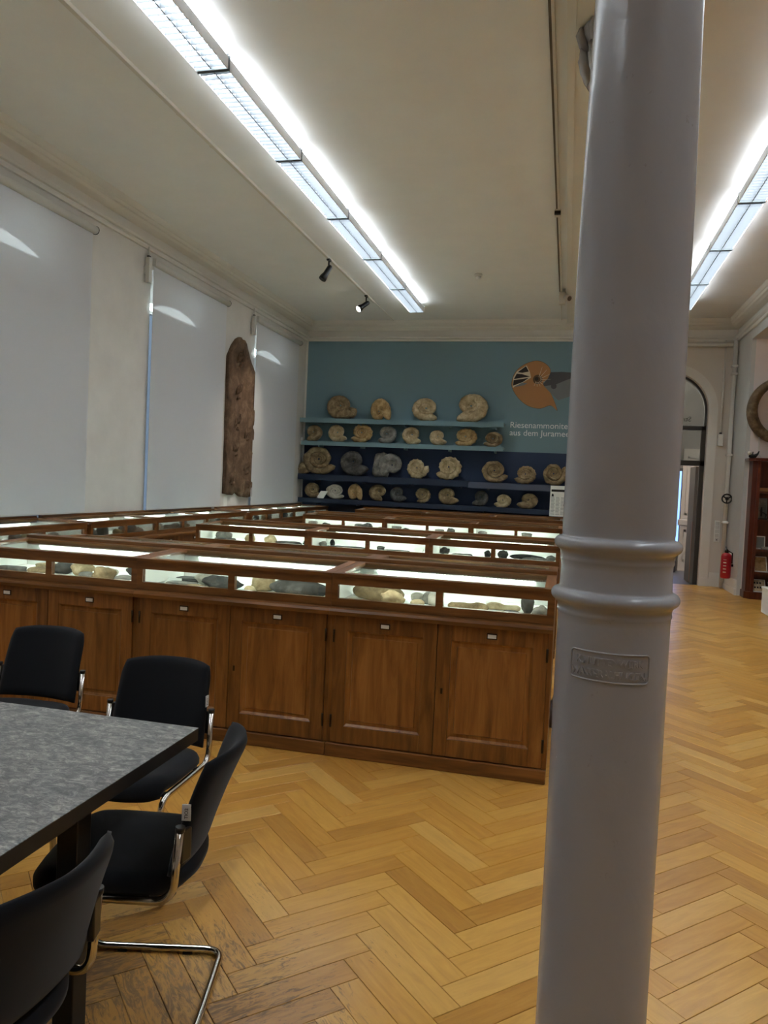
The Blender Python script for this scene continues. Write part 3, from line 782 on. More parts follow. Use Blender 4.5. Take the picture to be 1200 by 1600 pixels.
def specimen(seed, x, y, size, kind, m, where, rz=0.0, extra=''):
    me = rock_mesh(seed, size, kind, m)
    o = obj('fossil', me, None, (x, y, BED)); o.rotation_euler.z = rz
    tag(o, '%s%s %s fossil %s' % (extra, COLN[m], KINDN[kind], where), 'fossil', 'fossils in the display cabinets')
    return o
def label_card(x, y, where, w_=0.09, d_=0.055):
    m = MB().add([(-w_ / 2, -d_ / 2, 0), (w_ / 2, -d_ / 2, 0), (w_ / 2, d_ / 2, 0), (-w_ / 2, d_ / 2, 0), (-w_ / 2, d_ / 2, 0.03), (w_ / 2, d_ / 2, 0.03)], [(3, 2, 1, 0), (0, 1, 5, 4), (0, 4, 3), (1, 2, 5), (2, 3, 4, 5)])
    o = m.build('label_card', 'paper_white'); o.location = (x, y, BED)
    tag(o, 'small white wedge label card ' + where, 'label card', 'label cards in the display cabinets')
def fill_cases():
    seed = 10
    y1 = 4.03
    def pane_x(k): return -0.03 - UW / 2 * (k + 0.5)
    # front row, panes counted from the column end: (dx, dy, size, kind, material, rz, extra)
    front = {
        0: [(-0.165, 0.15, (0.22, 0.10, 0.08), 'bone', 'stone_brown', 0.1, 'long '), (0.02, 0.24, (0.19, 0.09, 0.07), 'bone', 'stone_tan', -0.1, ''), (0.155, 0.19, (0.07, 0.08, 0.11), 'lump', 'stone_dark', 0.3, 'upright '), (0.08, 0.09, (0.1, 0.05, 0.03), 'lump', 'stone_dark', 0, 'small flat '), (0.23, 0.09, (0.09, 0.08, 0.07), 'lump', 'stone_grey', 0, '')],
        1: [(-0.1, 0.24, (0.34, 0.16, 0.11), 'log', 'stone_brown', -0.25, 'big cracked '), (0.02, 0.075, (0.14, 0.07, 0.09), 'lump', 'stone_tan', 0.1, ''), (0.125, 0.30, (0.09, 0.08, 0.06), 'pebble', 'stone_pale', 0, ''), (0.2, 0.25, (0.08, 0.08, 0.08), 'pebble', 'stone_grey', 0, ''), (0.16, 0.11, (0.08, 0.08, 0.05), 'pebble', 'stone_tan', 0, ''), (0.245, 0.16, (0.07, 0.1, 0.09), 'lump', 'stone_pale', 0, '')],
        2: [(-0.21, 0.25, (0.16, 0.14, 0.11), 'lump', 'stone_tan', 0, ''), (-0.1, 0.33, (0.12, 0.1, 0.08), 'lump', 'stone_pale', 0, ''), (0.05, 0.16, (0.40, 0.13, 0.10), 'log', 'stone_dark', -0.08, 'big '), (0.23, 0.24, (0.10, 0.10, 0.08), 'lump', 'stone_brown', 0, ''), (-0.24, 0.1, (0.07, 0.06, 0.05), 'pebble', 'stone_tan', 0, 'small ')],
        3: [(-0.13, 0.36, (0.22, 0.12, 0.03), 'slab', 'stone_dark', 0.1, ''), (-0.08, 0.12, (0.2, 0.08, 0.035), 'slab', 'stone_grey', 0, ''), (0.0, 0.27, (0.13, 0.11, 0.09), 'lump', 'stone_pale', 0, ''), (0.15, 0.17, (0.24, 0.12, 0.09), 'lump', 'stone_dark', -0.1, ''), (0.02, 0.09, (0.14, 0.07, 0.03), 'pebble', 'stone_brown', 0, '')],
        4: [(-0.22, 0.2, (0.14, 0.12, 0.10), 'lump', 'stone_tan', 0, ''), (-0.14, 0.13, (0.12, 0.08, 0.05), 'pebble', 'stone_grey', 0, ''), (-0.02, 0.13, (0.16, 0.10, 0.09), 'lump', 'stone_brown', 0, ''), (-0.09, 0.3, (0.11, 0.1, 0.06), 'pebble', 'stone_pale', 0, ''), (0.12, 0.33, (0.2, 0.12, 0.08), 'lump', 'stone_dark', 0, ''), (0.14, 0.1, (0.13, 0.08, 0.055), 'pebble', 'stone_grey', 0.1, 'small '), (0.25, 0.2, (0.07, 0.09, 0.05), 'lump', 'stone_grey', 0, '')],
        5: [(-0.1, 0.14, (0.2, 0.11, 0.04), 'slab', 'stone_dark', 0, ''), (0.1, 0.16, (0.18, 0.1, 0.05), 'log', 'stone_brown', 0, ''), (0.2, 0.27, (0.17, 0.11, 0.08), 'lump', 'stone_dark', 0, ''), (0.02, 0.34, (0.15, 0.1, 0.05), 'slab', 'stone_tan', 0, '')],
    }
    for k, items in front.items():
        wh = 'in the first row, %s pane from the column' % ORD[k]
        for dx, dy, sz, kd, m, rz, ex in items:
            seed += 1; specimen(seed, pane_x(k) + dx, y1 + dy, sz, kd, m, wh, rz, ex)
        label_card(pane_x(k) + (-0.05, -0.23, 0.14, -0.2, 0.05, -0.02)[k], y1 + (0.4, 0.33, 0.4, 0.22, 0.42, 0.45)[k], wh)
    # second row
    y2 = 7.08
    second = {
        0: [(-0.23, 0.2, (0.1, 0.12, 0.09), 'lump', 'stone_black', 0, ''), (0.0, 0.29, (0.36, 0.06, 0.06), 'log', 'stone_black', -0.2, 'slender '), (0.1, 0.12, (0.3, 0.05, 0.05), 'log', 'stone_dark', -0.1, 'slender '), (0.22, 0.28, (0.09, 0.1, 0.06), 'lump', 'stone_grey', 0, '')],
        1: [(-0.2, 0.3, (0.1, 0.08, 0.07), 'lump', 'stone_dark', 0, ''), (-0.02, 0.24, (0.2, 0.12, 0.05), 'bone', 'stone_black', 0.2, ''), (-0.05, 0.1, (0.3, 0.07, 0.03), 'slab', 'stone_pale', 0, ''), (0.23, 0.22, (0.06, 0.12, 0.08), 'lump', 'stone_black', 0.3, '')],
        2: [(-0.05, 0.16, (0.26, 0.06, 0.03), 'slab', 'stone_black', 0, 'thin '), (-0.24, 0.28, (0.08, 0.08, 0.05), 'lump', 'stone_dark', 0, '')],
        3: [(-0.15, 0.3, (0.05, 0.05, 0.08), 'lump', 'stone_black', 0, 'small '), (0.05, 0.15, (0.4, 0.07, 0.035), 'slab', 'stone_black', 0, 'thin '), (-0.25, 0.3, (0.08, 0.08, 0.06), 'lump', 'stone_grey', 0, '')],
        4: [(-0.18, 0.2, (0.14, 0.12, 0.10), 'lump', 'stone_tan', 0, ''), (0.04, 0.16, (0.27, 0.08, 0.045), 'slab', 'stone_dark', 0, ''), (0.17, 0.32, (0.07, 0.07, 0.05), 'lump', 'stone_black', 0, '')],
        5: [(-0.05, 0.14, (0.22, 0.09, 0.04), 'slab', 'stone_dark', 0, ''), (0.2, 0.2, (0.11, 0.1, 0.10), 'pebble', 'stone_tan', 0, ''), (-0.16, 0.34, (0.18, 0.02, 0.09), 'slab', 'stone_grey', 0, 'upright ')],
    }
    for k, items in second.items():
        wh = 'in the second row, %s pane from the column' % ORD[k]
        for dx, dy, sz, kd, m, rz, ex in items:
            seed += 1; specimen(seed, pane_x(k) + dx, y2 + dy, sz, kd, m, wh, rz, ex)
        label_card(pane_x(k) + 0.12, y2 + 0.42, wh)
    rnd = random.Random(5)
    y3 = 10.30
    for k in range(6):
        wh = 'in the third row, %s pane from the column' % ORD[k]
        opts = [('slab', 'stone_grey'), ('lump', 'stone_dark'), ('pebble', 'stone_tan')]
        for j in range(1 + k // 2):
            seed += 1; kd, m = opts[j % 3]
            specimen(seed, pane_x(k) - 0.18 + 0.18 * j + rnd.uniform(-0.03, 0.03), y3 + rnd.uniform(0.12, 0.3), (rnd.uniform(0.1, 0.15), rnd.uniform(0.07, 0.12), rnd.uniform(0.04, 0.1)), kd, m, wh)
    # wall run, panes counted from the gap nearest the table end
    combos = [('lump', 'stone_grey'), ('lump', 'stone_dark'), ('pebble', 'stone_tan'), ('slab', 'stone_dark'), ('lump', 'stone_brown'), ('pebble', 'stone_grey')]
    for run, ys, n0, n1 in (('second', 6.43, 0, 6), ('first', 10.26, 0, 6), ('third', 2.72, 3, 6)):
        for k in range(n0, n1):
            yc = ys + UW / 2 * (k + 0.5)
            wh = 'in the %s wall run, %s pane from the blue wall' % (run, ORD[5 - k])
            cs = combos[:]; rnd.shuffle(cs)
            for j in range(4 if run == 'second' else 3):
                seed += 1; kd, m = cs[j]
                specimen(seed, -4.473 - rnd.uniform(0.1, 0.3), yc - 0.215 + 0.143 * j + (0.03 if run != 'second' else 0), (rnd.uniform(0.08, 0.115), rnd.uniform(0.09, 0.12), rnd.uniform(0.06, 0.11)), kd, m, wh)
fill_cases()

# ------------------------------------------------------------------ ammonite shelves on the blue wall
def shelf(x0, x1, zt, th, m, label):
    s = empty('wall_shelf', ((x0 + x1) / 2, YB, zt), label=label, cat='shelf', group='ammonite shelves on the blue wall')
    h = (x1 - x0) / 2
    MB().box((-h, -0.30, -th), (h, -0.28, 0.0)).build('fascia', m, s)
    MB().box((-h, -0.28, -0.035), (h, 0.0, -0.002)).build('board', m, s)
    n = int((x1 - x0) / 0.75)
    for k in range(n):
        x = -h + 0.35 + k * (2 * h - 0.5) / max(1, n - 1)
        MB().box((x - 0.012, -0.27, -th - 0.03), (x + 0.012, 0.0, -0.035)).build('bracket', m, s)
shelf(-5.02, -1.16, 2.70, 0.085, 'shelf_teal', 'long pale teal shelf, topmost, with four large ammonites')
shelf(-4.98, -1.15, 2.265, 0.08, 'shelf_teal', 'long pale teal shelf below the topmost, with eight ammonites')
shelf(-5.02, -1.75, 1.635, 0.11, 'shelf_navy', 'dark navy shelf with five large ammonites')
shelf(-1.745, 0.30, 1.62, 0.11, 'shelf_slate', 'slate blue shelf continuing the dark navy one')
shelf(-5.0, 0.30, 1.18, 0.085, 'shelf_navy', 'lowest dark navy shelf with ten small ammonites')

def ammonite_mesh(seed, wd, ht, involute, ribs, amp, ap, flip, turns=3.3, tail=0.0):
    # spiral in the xz plane facing -y; ap = angle of the aperture; later scaled to wd x ht
    rnd = random.Random(seed); o = Vector((seed * 1.7, 3, 9))
    W = 1.66 + 0.5 * involute; N = 190; S = 14
    vs = []
    T = turns * 2 * PI
    kap = (W - 1) / (W + 1) * (1.0 + 0.6 * involute)
    for i in range(N + 1):
        th = T * i / N; rho = W ** ((th - T) / (2 * PI))
        a = kap * rho
        rb = 1 + amp * (math.cos(ribs * th) if ribs else 0)
        if i == N: a *= 0.55
        b = a * (1.05 - 0.1 * involute)
        for k in range(S):
            ph = 2 * PI * k / S
            cr = math.copysign(abs(math.cos(ph)) ** 0.85, math.cos(ph)); cy = math.copysign(abs(math.sin(ph)) ** 0.85, math.sin(ph))
            R = rho + a * cr * (rb if cr > -0.2 else 1); ang = ap + (th - T) + tail * max(0, (i / N - 0.93)) * 3
            p = Vector((R * math.cos(ang), b * cy * rb, R * math.sin(ang)))
            q = p * 3.1 + o
            p *= 1 + 0.045 * noise.noise(q) + 0.03 * noise.noise(q * 3)
            vs.append(p)
    if flip: vs = [Vector((-p.x, p.y, p.z)) for p in vs]
    fs = [(i * S + k, i * S + (k + 1) % S, (i + 1) * S + (k + 1) % S, (i + 1) * S + k) for i in range(N) for k in range(S)]
    fs.append(tuple(N * S + k for k in range(S))); fs.append(tuple(S - 1 - k for k in range(S)))
    if flip: fs = [tuple(reversed(f)) for f in fs]
    x0 = min(p.x for p in vs); x1 = max(p.x for p in vs); z0 = min(p.z for p in vs); z1 = max(p.z for p in vs)
    sx, sz = wd / (x1 - x0), ht / (z1 - z0)
    ym = max(abs(p.y) for p in vs); sy = min(0.5 * (sx + sz), 0.125 / ym)
    cut = 0.03 * ht
    out = []
    for p in vs:
        z = (p.z - z0) * sz; z = max(z, cut) - cut
        out.append(((p.x - (x0 + x1) / 2) * sx, p.y * sy, z * ht / (ht - cut)))
    return out, fs
def ammonite(seed, x, z, wd, ht, style, m, label, chunk=None):
    inv, ribs, amp, ap, flip, turns = style
    vs, fs = ammonite_mesh(seed, wd, ht, inv, ribs, amp, ap, flip, turns)
    r = empty('ammonite', (x, YB - 0.165, z), label=label, cat='ammonite', group='ammonites on the wall shelves')
    MB().add(vs, fs, True).build('shell', m, r)
    if chunk:
        (cx, cz, cw, ch, cm) = chunk
        me = rock_mesh(seed + 500, (cw, 0.16, ch), 'lump', cm)
        o = obj('rock_matrix', me, r, (cx, 0.02, cz)); 
    return r
INV = lambda ap, fl=False: (0.85, 18, 0.02, ap, fl, 3.2)      # smooth, tight umbilicus
MID = lambda ap, fl=False: (0.45, 24, 0.08, ap, fl, 3.8)
EVO = lambda ap, fl=False: (0.05, 30, 0.11, ap, fl, 5.2)    # many open whorls
RIB = lambda ap, fl=False: (0.1, 24, 0.2, ap, fl, 5.0)
BR, BL, UR = -0.45, -0.45, 0.3
def build_ammonites():
    A = [(-4.25, 0.56, 0.45, INV(-0.5), 'stone_brown', 'smooth brown ammonite with a cracked tip', (0.2, 0.03, 0.2, 0.22, 'stone_brown')),
         (-3.47, 0.40, 0.41, INV(-2.5, True), 'stone_ochre', 'smooth ochre ammonite with rounded back', None),
         (-2.64, 0.48, 0.43, MID(-0.75), 'stone_tan', 'coarse tan ammonite with a deep hollow centre', None),
         (-1.75, 0.57, 0.52, INV(-0.8, True), 'stone_tan', 'largest smooth sand-coloured ammonite with a long mouth', None)]
    B = [(-4.76, 0.31, 0.31, INV(-0.9, True), 'stone_brown'), (-4.30, 0.38, 0.33, MID(-0.5), 'stone_tan'), (-3.82, 0.42, 0.35, RIB(-0.6, True), 'stone_ochre'), (-3.32, 0.36, 0.33, MID(-0.7, True), 'stone_grey'),
         (-2.86, 0.36, 0.33, MID(-0.6), 'stone_tan'), (-2.36, 0.33, 0.28, INV(-0.5), 'stone_tan'), (-1.84, 0.41, 0.33, RIB(-0.7, True), 'stone_ochre'), (-1.35, 0.35, 0.28, EVO(-0.6, True), 'stone_brown')]
    Cc = [(-4.64, 0.64, 0.53, EVO(-0.4), 'stone_brown', (-0.33, 0.0, 0.26, 0.24, 'stone_brown')), (-3.94, 0.56, 0.47, INV(-0.35), 'stone_dark', None), (-3.25, 0.46, 0.45, INV(-2.0), 'stone_grey', (-0.16, 0.0, 0.34, 0.55, 'stone_grey')),
          (-2.71, 0.42, 0.37, RIB(0.2), 'stone_tan', None), (-2.13, 0.48, 0.43, RIB(-0.55, True), 'stone_tan', None), (-1.29, 0.48, 0.40, EVO(-0.35), 'stone_brown', None), (-0.74, 0.39, 0.33, RIB(-0.5, True), 'stone_brown', None), (-0.22, 0.42, 0.38, EVO(0.6), 'stone_brown', None)]
    D = [(-4.75, 0.33, 0.29, MID(-0.6), 'stone_brown'), (-4.30, 0.36, 0.28, EVO(-0.6), 'stone_pale'), (-3.90, 0.29, 0.31, INV(-2.4, True), 'stone_ochre'), (-3.47, 0.33, 0.31, INV(-1.2), 'stone_brown'), (-3.06, 0.32, 0.29, INV(-0.4), 'stone_dark'),
         (-2.59, 0.29, 0.29, RIB(-1.0, True), 'stone_brown'), (-2.11, 0.39, 0.31, INV(-0.4), 'stone_brown'), (-1.53, 0.29, 0.29, INV(-0.6, True), 'stone_dark'), (-1.12, 0.31, 0.24, MID(-0.5, True), 'stone_tan'), (-0.68, 0.38, 0.28, INV(-0.4, True), 'stone_brown')]
    sty = lambda s: {0.85: 'smooth', 0.45: 'faintly ribbed', 0.05: 'many-whorled', 0.1: 'strongly ribbed'}[s[0]]
    n = 1
    for x, wd, ht, st, m, lab, ch in A: n += 1; ammonite(n, x, 2.70, wd, ht, st, m, lab + ' on the topmost shelf', ch)
    for i, (x, wd, ht, st, m) in enumerate(B): n += 1; ammonite(n, x, 2.265, wd, ht, st, m, '%s %s ammonite, %s from the window wall on the second shelf down' % (sty(st), COLN[m], ORD[i]))
    for i, (x, wd, ht, st, m, ch) in enumerate(Cc):
        n += 1; ammonite(n, x, 1.635 if x < -1.75 else 1.62, wd, ht, st, m, '%s %s ammonite, %s from the window wall on the third shelf down' % (sty(st), COLN[m], ORD[i]), ch)
    for i, (x, wd, ht, st, m) in enumerate(D): n += 1; ammonite(n, x, 1.18, wd, ht, st, m, '%s %s ammonite, %s from the window wall on the lowest shelf' % (sty(st), COLN[m], ORD[i]))
build_ammonites()
c = MB().add([(-0.07, -0.02, 0), (0.07, -0.02, 0), (0.07, -0.012, 0), (-0.07, -0.012, 0), (-0.01, 0.06, 0.14), (0.13, 0.06, 0.14), (0.13, 0.068, 0.14), (-0.01, 0.068, 0.14)], [(0, 3, 2, 1), (4, 5, 6, 7), (0, 1, 5, 4), (1, 2, 6, 5), (2, 3, 7, 6), (3, 0, 4, 7)]).build('info_card', 'paper_white')
c.location = (-4.56, YB - 0.275, 1.18); tag(c, 'leaning white card on the lowest shelf beside pale ammonite', 'card')

# mural and lettering on the blue wall
def build_mural():
    mu = empty('wall_mural', (0, YB, 0), label='painted ammonite with grey squid arms on the blue wall', cat='mural')
    def flat(pts, d, name, m): 
        MB().prism(pts, 'y', -d, -d + 0.0012).build(name, m, mu)
    out = [(-1.06, 3.35), (-1.08, 3.45), (-1.05, 3.59), (-0.97, 3.71), (-0.84, 3.80), (-0.68, 3.85), (-0.55, 3.83), (-0.44, 3.75), (-0.40, 3.65), (-0.44, 3.54), (-0.52, 3.44), (-0.38, 3.28), (-0.25, 2.975), (-0.37, 3.06), (-0.55, 3.0), (-0.73, 3.03), (-0.87, 3.11), (-0.98, 3.22)]
    def smooth(p, n=4):
        r = []
        L = len(p)
        for i in range(L):
            a, b, c_, d = [Vector(p[(i + j) % L]) for j in (-1, 0, 1, 2)]
            for k in range(n):
                t = k / n
                r.append(tuple(0.5 * ((2 * b) + (-a + c_) * t + (2 * a - 5 * b + 4 * c_ - d) * t * t + (-a + 3 * b - 3 * c_ + d) * t ** 3)))
        return r
    big = smooth(out)
    cxm = sum(p[0] for p in big) / len(big); czm = sum(p[1] for p in big) / len(big)
    flat([(cxm + (x - cxm) * 1.015, czm + (z - czm) * 1.015) for x, z in big], 0.0015, 'outline', 'mural_mid')
    flat(big, 0.003, 'shell', 'mural_brown')
    flat([(-0.40, 3.65), (-0.2, 3.66), (0.05, 3.64), (0.05, 3.58), (-0.15, 3.50), (-0.3, 3.43), (-0.5, 3.40), (-0.52, 3.44), (-0.44, 3.54)], 0.006, 'hood', 'mural_grey')
    flat([(-0.5, 3.40), (-0.3, 3.43), (-0.15, 3.50), (0.05, 3.60), (0.1, 3.3), (-0.05, 3.22), (-0.24, 3.15), (-0.38, 3.28)], 0.0045, 'head', 'mural_light_grey')
    flat(arc(-0.33, 3.40, 0.05, 0, 2 * PI * 15 / 16, 15), 0.007, 'eye', 'mural_grey')
    hub = (-0.62, 3.52)
    flat([(-1.06, 3.36), (-1.06, 3.55), (-1.0, 3.66), (-0.83, 3.77), (-0.765, 3.65), (-0.74, 3.55), (-0.85, 3.48)], 0.0045, 'chamber', 'mural_cream')
    for p in ([(-1.055, 3.40), (-1.05, 3.50), (-0.78, 3.545), (-0.88, 3.47)], [(-1.045, 3.52), (-1.0, 3.62), (-0.90, 3.61), (-0.76, 3.57)], [(-0.985, 3.645), (-0.84, 3.755), (-0.785, 3.66), (-0.90, 3.635)]):
        flat(p, 0.006, 'chamber', 'mural_dark')
    flat([(-1.05, 3.375), (-0.89, 3.46), (-0.80, 3.45), (-0.86, 3.41)], 0.006, 'chamber', 'mural_light_grey')
    flat(arc(hub[0], hub[1], 0.085, 0, 2 * PI * 19 / 20, 19), 0.0045, 'hub', 'mural_mid')
    flat(arc(hub[0] - 0.02, hub[1] + 0.01, 0.035, 0, 2 * PI * 15 / 16, 15), 0.006, 'hub', 'mural_dark')
    for k in range(9):
        a = -2.2 + k * 0.42; r0, r1 = 0.05, 0.13 if k < 5 else 0.23
        pts = []
        d = Vector((math.cos(a), math.sin(a))); n = Vector((-d.y, d.x)) * 0.005
        p0, p1 = Vector(hub) + d * r0, Vector(hub) + d * r1 + n * 5
        flat([tuple(p0 - n), tuple(p1 - n * 0.4), tuple(p1 + n * 0.4), tuple(p0 + n)], 0.006, 'ray', 'mural_cream')
    tx = empty('wall_lettering', (-1.075, YB, 2.5), label='two lines of white lettering below the painted ammonite', cat='lettering')
    for body, z, wd in (('Riesenammoniten', 0.140, 1.10), ('aus dem Jurameer', 0.0, 1.13)):
        me = text_mesh(body, 0.155, 0.002)
        xs_ = [v.co.x for v in me.vertices]; k = wd / max(xs_)
        for v in me.vertices: v.co = Vector((v.co.x * k, -0.003 - v.co.z, z + v.co.y))
        me.materials.append(MATS['letter_white']); obj('text_line', me, tx)
build_mural()
def build_poster():
    p = empty('info_sheet', (-0.145, YB - 0.32, 1.075), label='white printed information sheet hung in front of the navy shelves', cat='sheet')
    MB().box((-0.137, -0.004, 0), (0.137, 0.0, 0.54)).build('paper', 'paper_white', p)
    MB().box((-0.12, -0.006, 0.435), (0.12, -0.004, 0.475)).build('header', 'print_black', p)
    MB().prism([(-0.115, 0.35), (-0.075, 0.35), (-0.08, 0.385), (-0.095, 0.405), (-0.11, 0.385)], 'y', -0.006, -0.004).build('emblem', 'print_black', p)
    for col in (-0.12, -0.035, 0.05):
        for r_ in range(15):
            z = 0.33 - r_ * 0.021
            MB().box((col, -0.0055, z), (col + 0.055 + 0.015 * ((r_ * 7) % 3) / 2, -0.004, z + 0.008)).build('text_line', 'print_grey', p)
build_poster()
s = empty('socket_box', (XL + 0.003, 13.88, 2.2), label='small white socket box beside the teal shelves', cat='socket')
MB().bbox((0, -0.045, 0), (0.05, 0.045, 0.13), 0.006).build('case', 'paper_white', s)
MB().box((0.05, -0.03, 0.04), (0.054, 0.03, 0.1)).build('cover', 'roller_white', s)

# ------------------------------------------------------------------ arched glazed door and the corridor behind
def build_door():
    cx, r = 1.64, 0.65; y = YB + 0.10
    d = empty('door_1', (0, 0, 0)); d['kind'] = 'structure'
    f = MB()
    for x0, x1 in ((cx - r, cx - r + 0.07), (cx + r - 0.07, cx + r)): f.box((x0, y, 0), (x1, y + 0.07, 2.76))
    f.box((cx - r, y, 2.69), (cx + r, y + 0.07, 2.76)); f.box((cx - r, y, 2.07), (cx + r, y + 0.07, 2.16))
    ring = [(cx - r, 2.76), (cx - r + 0.035, 2.76)] + arc(cx, 3.02, r - 0.035, PI, 0, 20) + [(cx + r - 0.035, 2.76), (cx + r, 2.76)] + arc(cx, 3.02, r, 0, PI, 20)
    f.prism(ring, 'y', y, y + 0.05); f.build('door_frame', 'dark_frame', d)
    MB().prism([(cx - r + 0.035, 2.76)] + arc(cx, 3.02, r - 0.035, PI, 0, 20) + [(cx + r - 0.035, 2.76)], 'y', y + 0.02, y + 0.026).build('pane', 'door_glass', d)
    MB().box((cx - r + 0.07, y + 0.02, 2.16), (cx + r - 0.07, y + 0.026, 2.69)).build('pane', 'door_glass', d)
    me = text_mesh('Stra', 0.12, 0.001)
    for v in me.vertices: v.co = Vector((-v.co.x + 2.04, y + 0.018 - v.co.z, 2.84 + v.co.y))
    me.flip_normals(); me.materials.append(MATS['print_black']); obj('lettering', me, d)
    # open leaf, folded back against the right jamb
    lf = MB(); lf.box((cx + r - 0.12, y + 0.07, 0.01), (cx + r - 0.072, y + 0.66, 2.06)); lo = lf.build('door_leaf', 'corridor_grey', d)
    MB().box((cx + r - 0.124, y + 0.07, 0.03), (cx + r - 0.12, y + 0.115, 1.1)).build('edge_strip', 'oak_panel', lo)
    # corridor
    m = MB(); m.box((-0.6, YB + 2.5, 0), (3.6, YB + 2.6, 4.4)); m.box((-0.6, YB + 0.4, 0), (-0.5, YB + 2.5, 4.4)); m.box((3.5, YB + 0.4, 0), (3.6, YB + 2.5, 4.4))
    struct('wall_corridor', m, 'corridor_grey')
    struct('ceiling_corridor', MB().box((-0.6, YB + 0.4, 4.4), (3.6, YB + 2.6, 4.5)), 'corridor_grey')
    struct('floor_corridor', MB().box((-0.6, YB + 0.0, -0.013), (3.6, YB + 2.5, 0.0)), 'corridor_floor')
    # panelled door at the end
    p = empty('door_2', (2.78, YB + 2.5, 0)); p['kind'] = 'structure'
    b = MB(); b.box((-0.5, -0.06, 0), (0.5, 0, 2.5)); b.build('door_leaf', 'corridor_door', p)
    b = MB()
    for x0, x1, z0, z1 in ((-0.42, -0.06, 0.2, 0.85), (0.06, 0.42, 0.2, 0.85), (-0.42, -0.06, 1.15, 2.35), (0.06, 0.42, 1.15, 2.35)):
        b.box((x0, -0.075, z0), (x0 + 0.04, -0.06, z1)); b.box((x1 - 0.04, -0.075, z0), (x1, -0.06, z1)); b.box((x0, -0.075, z0), (x1, -0.06, z0 + 0.04)); b.box((x0, -0.075, z1 - 0.04), (x1, -0.06, z1))
    b.build('door_panel', 'corridor_door', p)
    b = MB(); b.bbox((-0.55, -0.13, 0.93), (0.5, -0.06, 1.06), 0.02); b.build('door_rail', 'corridor_door', p)
    MB().tube([(0.44, -0.06, 1.3), (0.44, -0.12, 1.3), (0.34, -0.12, 1.3)], 0.01, 8).build('door_handle', 'black_metal', p)
    w_ = struct('window_4', MB().box((1.85, YB + 2.47, 0.3), (2.28, YB + 2.5, 2.1)), 'dark_frame')
    MB().box((1.91, YB + 2.462, 0.36), (2.262, YB + 2.47, 2.04)).build('pane', 'blue_light', w_)
    g = empty('bag', (2.05, YB + 2.0, 0), label='black bag on the corridor floor behind the arched door', cat='bag')
    bm = MB(); bm.bbox((-0.14, -0.09, 0), (0.14, 0.09, 0.26), 0.05); bm.build('body', 'black_plastic', g)
    MB().tube([(-0.08, 0, 0.25), (-0.06, 0, 0.34), (0.06, 0, 0.34), (0.08, 0, 0.25)], 0.012, 8).build('handle', 'black_plastic', g)
build_door()
ld = bpy.data.lights.new('corridor_fill', 'POINT'); ld.energy = 90; ld.shadow_soft_size = 0.15; ld.color = (1, 0.93, 0.84)  # added fill light without a fixture, brightens the corridor
lo = bpy.data.objects.new('corridor_fill', ld); C.objects.link(lo); lo.location = (0.9, YB + 1.4, 4.1)

# ------------------------------------------------------------------ corner pipes, valve wheel, switches, extinguisher
p = empty('heating_pipe', (XR - 0.055, YB - 0.10, 0), label='white heating pipe with clamps rising in the corner', cat='pipe')
MB().tube([(0, 0, 0), (0, 0, 4.2)], 0.034, 14).build('riser', 'trim_white', p)
for z in (1.1, 2.25, 3.62, 3.75): MB().bbox((-0.05, -0.05, z), (0.05, 0.06, z + 0.04), 0.008).build('clamp', 'trim_white', p)
p = empty('thin_pipe', (XR - 0.20, YB - 0.03, 2.50), label='thin white conduit ending in a small switch box', cat='pipe')
MB().tube([(0, 0, 0.13), (0, 0, 1.72)], 0.016, 10).build('conduit', 'trim_white', p)
MB().bbox((-0.04, -0.05, -0.08), (0.04, 0.03, 0.12), 0.006).build('box', 'paper_white', p)
MB().tube([(0, 0, 0.12), (0, 0, 0.15)], 0.022, 10).build('gland', 'dark_frame', p)
p = empty('wall_pipe', (0, YB - 0.09, 4.13), label='horizontal white pipe below the cornice above the arched door', cat='pipe')
MB().tube([(0.4, 0, 0), (XR - 0.1, 0, 0)], 0.035, 12).build('run', 'trim_white', p)
for x in (0.6, 1.6, 2.4): MB().box((x, -0.01, -0.02), (x + 0.02, 0.09, 0.02)).build('clamp', 'trim_white', p)
vw = empty('valve_wheel', (XR - 0.075, YB - 0.25, 1.525), label='black spoked valve wheel on the corner pipe', cat='valve')
MB().tube([(0.075 * math.cos(a), 0, 0.075 * math.sin(a)) for a in [2 * PI * i / 24 for i in range(24)]], 0.012, 8, closed=True).build('rim', 'black_metal', vw)
for k in range(3):
    a = k * 2 * PI / 3 + 0.5; MB().tube([(0, 0, 0), (0.073 * math.cos(a), 0, 0.073 * math.sin(a))], 0.011, 8).build('spoke', 'black_metal', vw)
MB().tube([(0, -0.02, 0), (0, 0.02, 0)], 0.028, 12).build('hub', 'black_metal', vw)
MB().tube([(0, 0.02, 0), (0.02, 0.13, 0)], 0.012, 8).build('stem', 'black_metal', vw)
sw = empty('switch_panel', (2.545, YB, 0.77), label='tall white panel of five switches beside the arched door', cat='switch')
MB().bbox((-0.045, -0.015, 0), (0.045, 0, 0.37), 0.005).build('frame', 'paper_white', sw)
for k in range(5): MB().bbox((-0.03, -0.022, 0.012 + k * 0.071), (0.03, -0.014, 0.072 + k * 0.071), 0.003).build('rocker', 'roller_white', sw)
MB().box((-0.008, -0.026, 0.03), (0.008, -0.022, 0.05)).build('socket_hole', 'black_plastic', sw)
fe = empty('fire_extinguisher', (XR - 0.105, 13.32, 0.22), label='red fire extinguisher hung on the grey pier', cat='fire extinguisher')
MB().lathe([(0.03, 0.0), (0.07, 0.006), (0.08, 0.03), (0.08, 0.36), (0.07, 0.395), (0.045, 0.415), (0.03, 0.42)], 32).build('cylinder', 'red_paint', fe)
MB().lathe([(0.032, 0.42), (0.032, 0.46), (0.02, 0.475)], 16).build('valve', 'black_metal', fe)
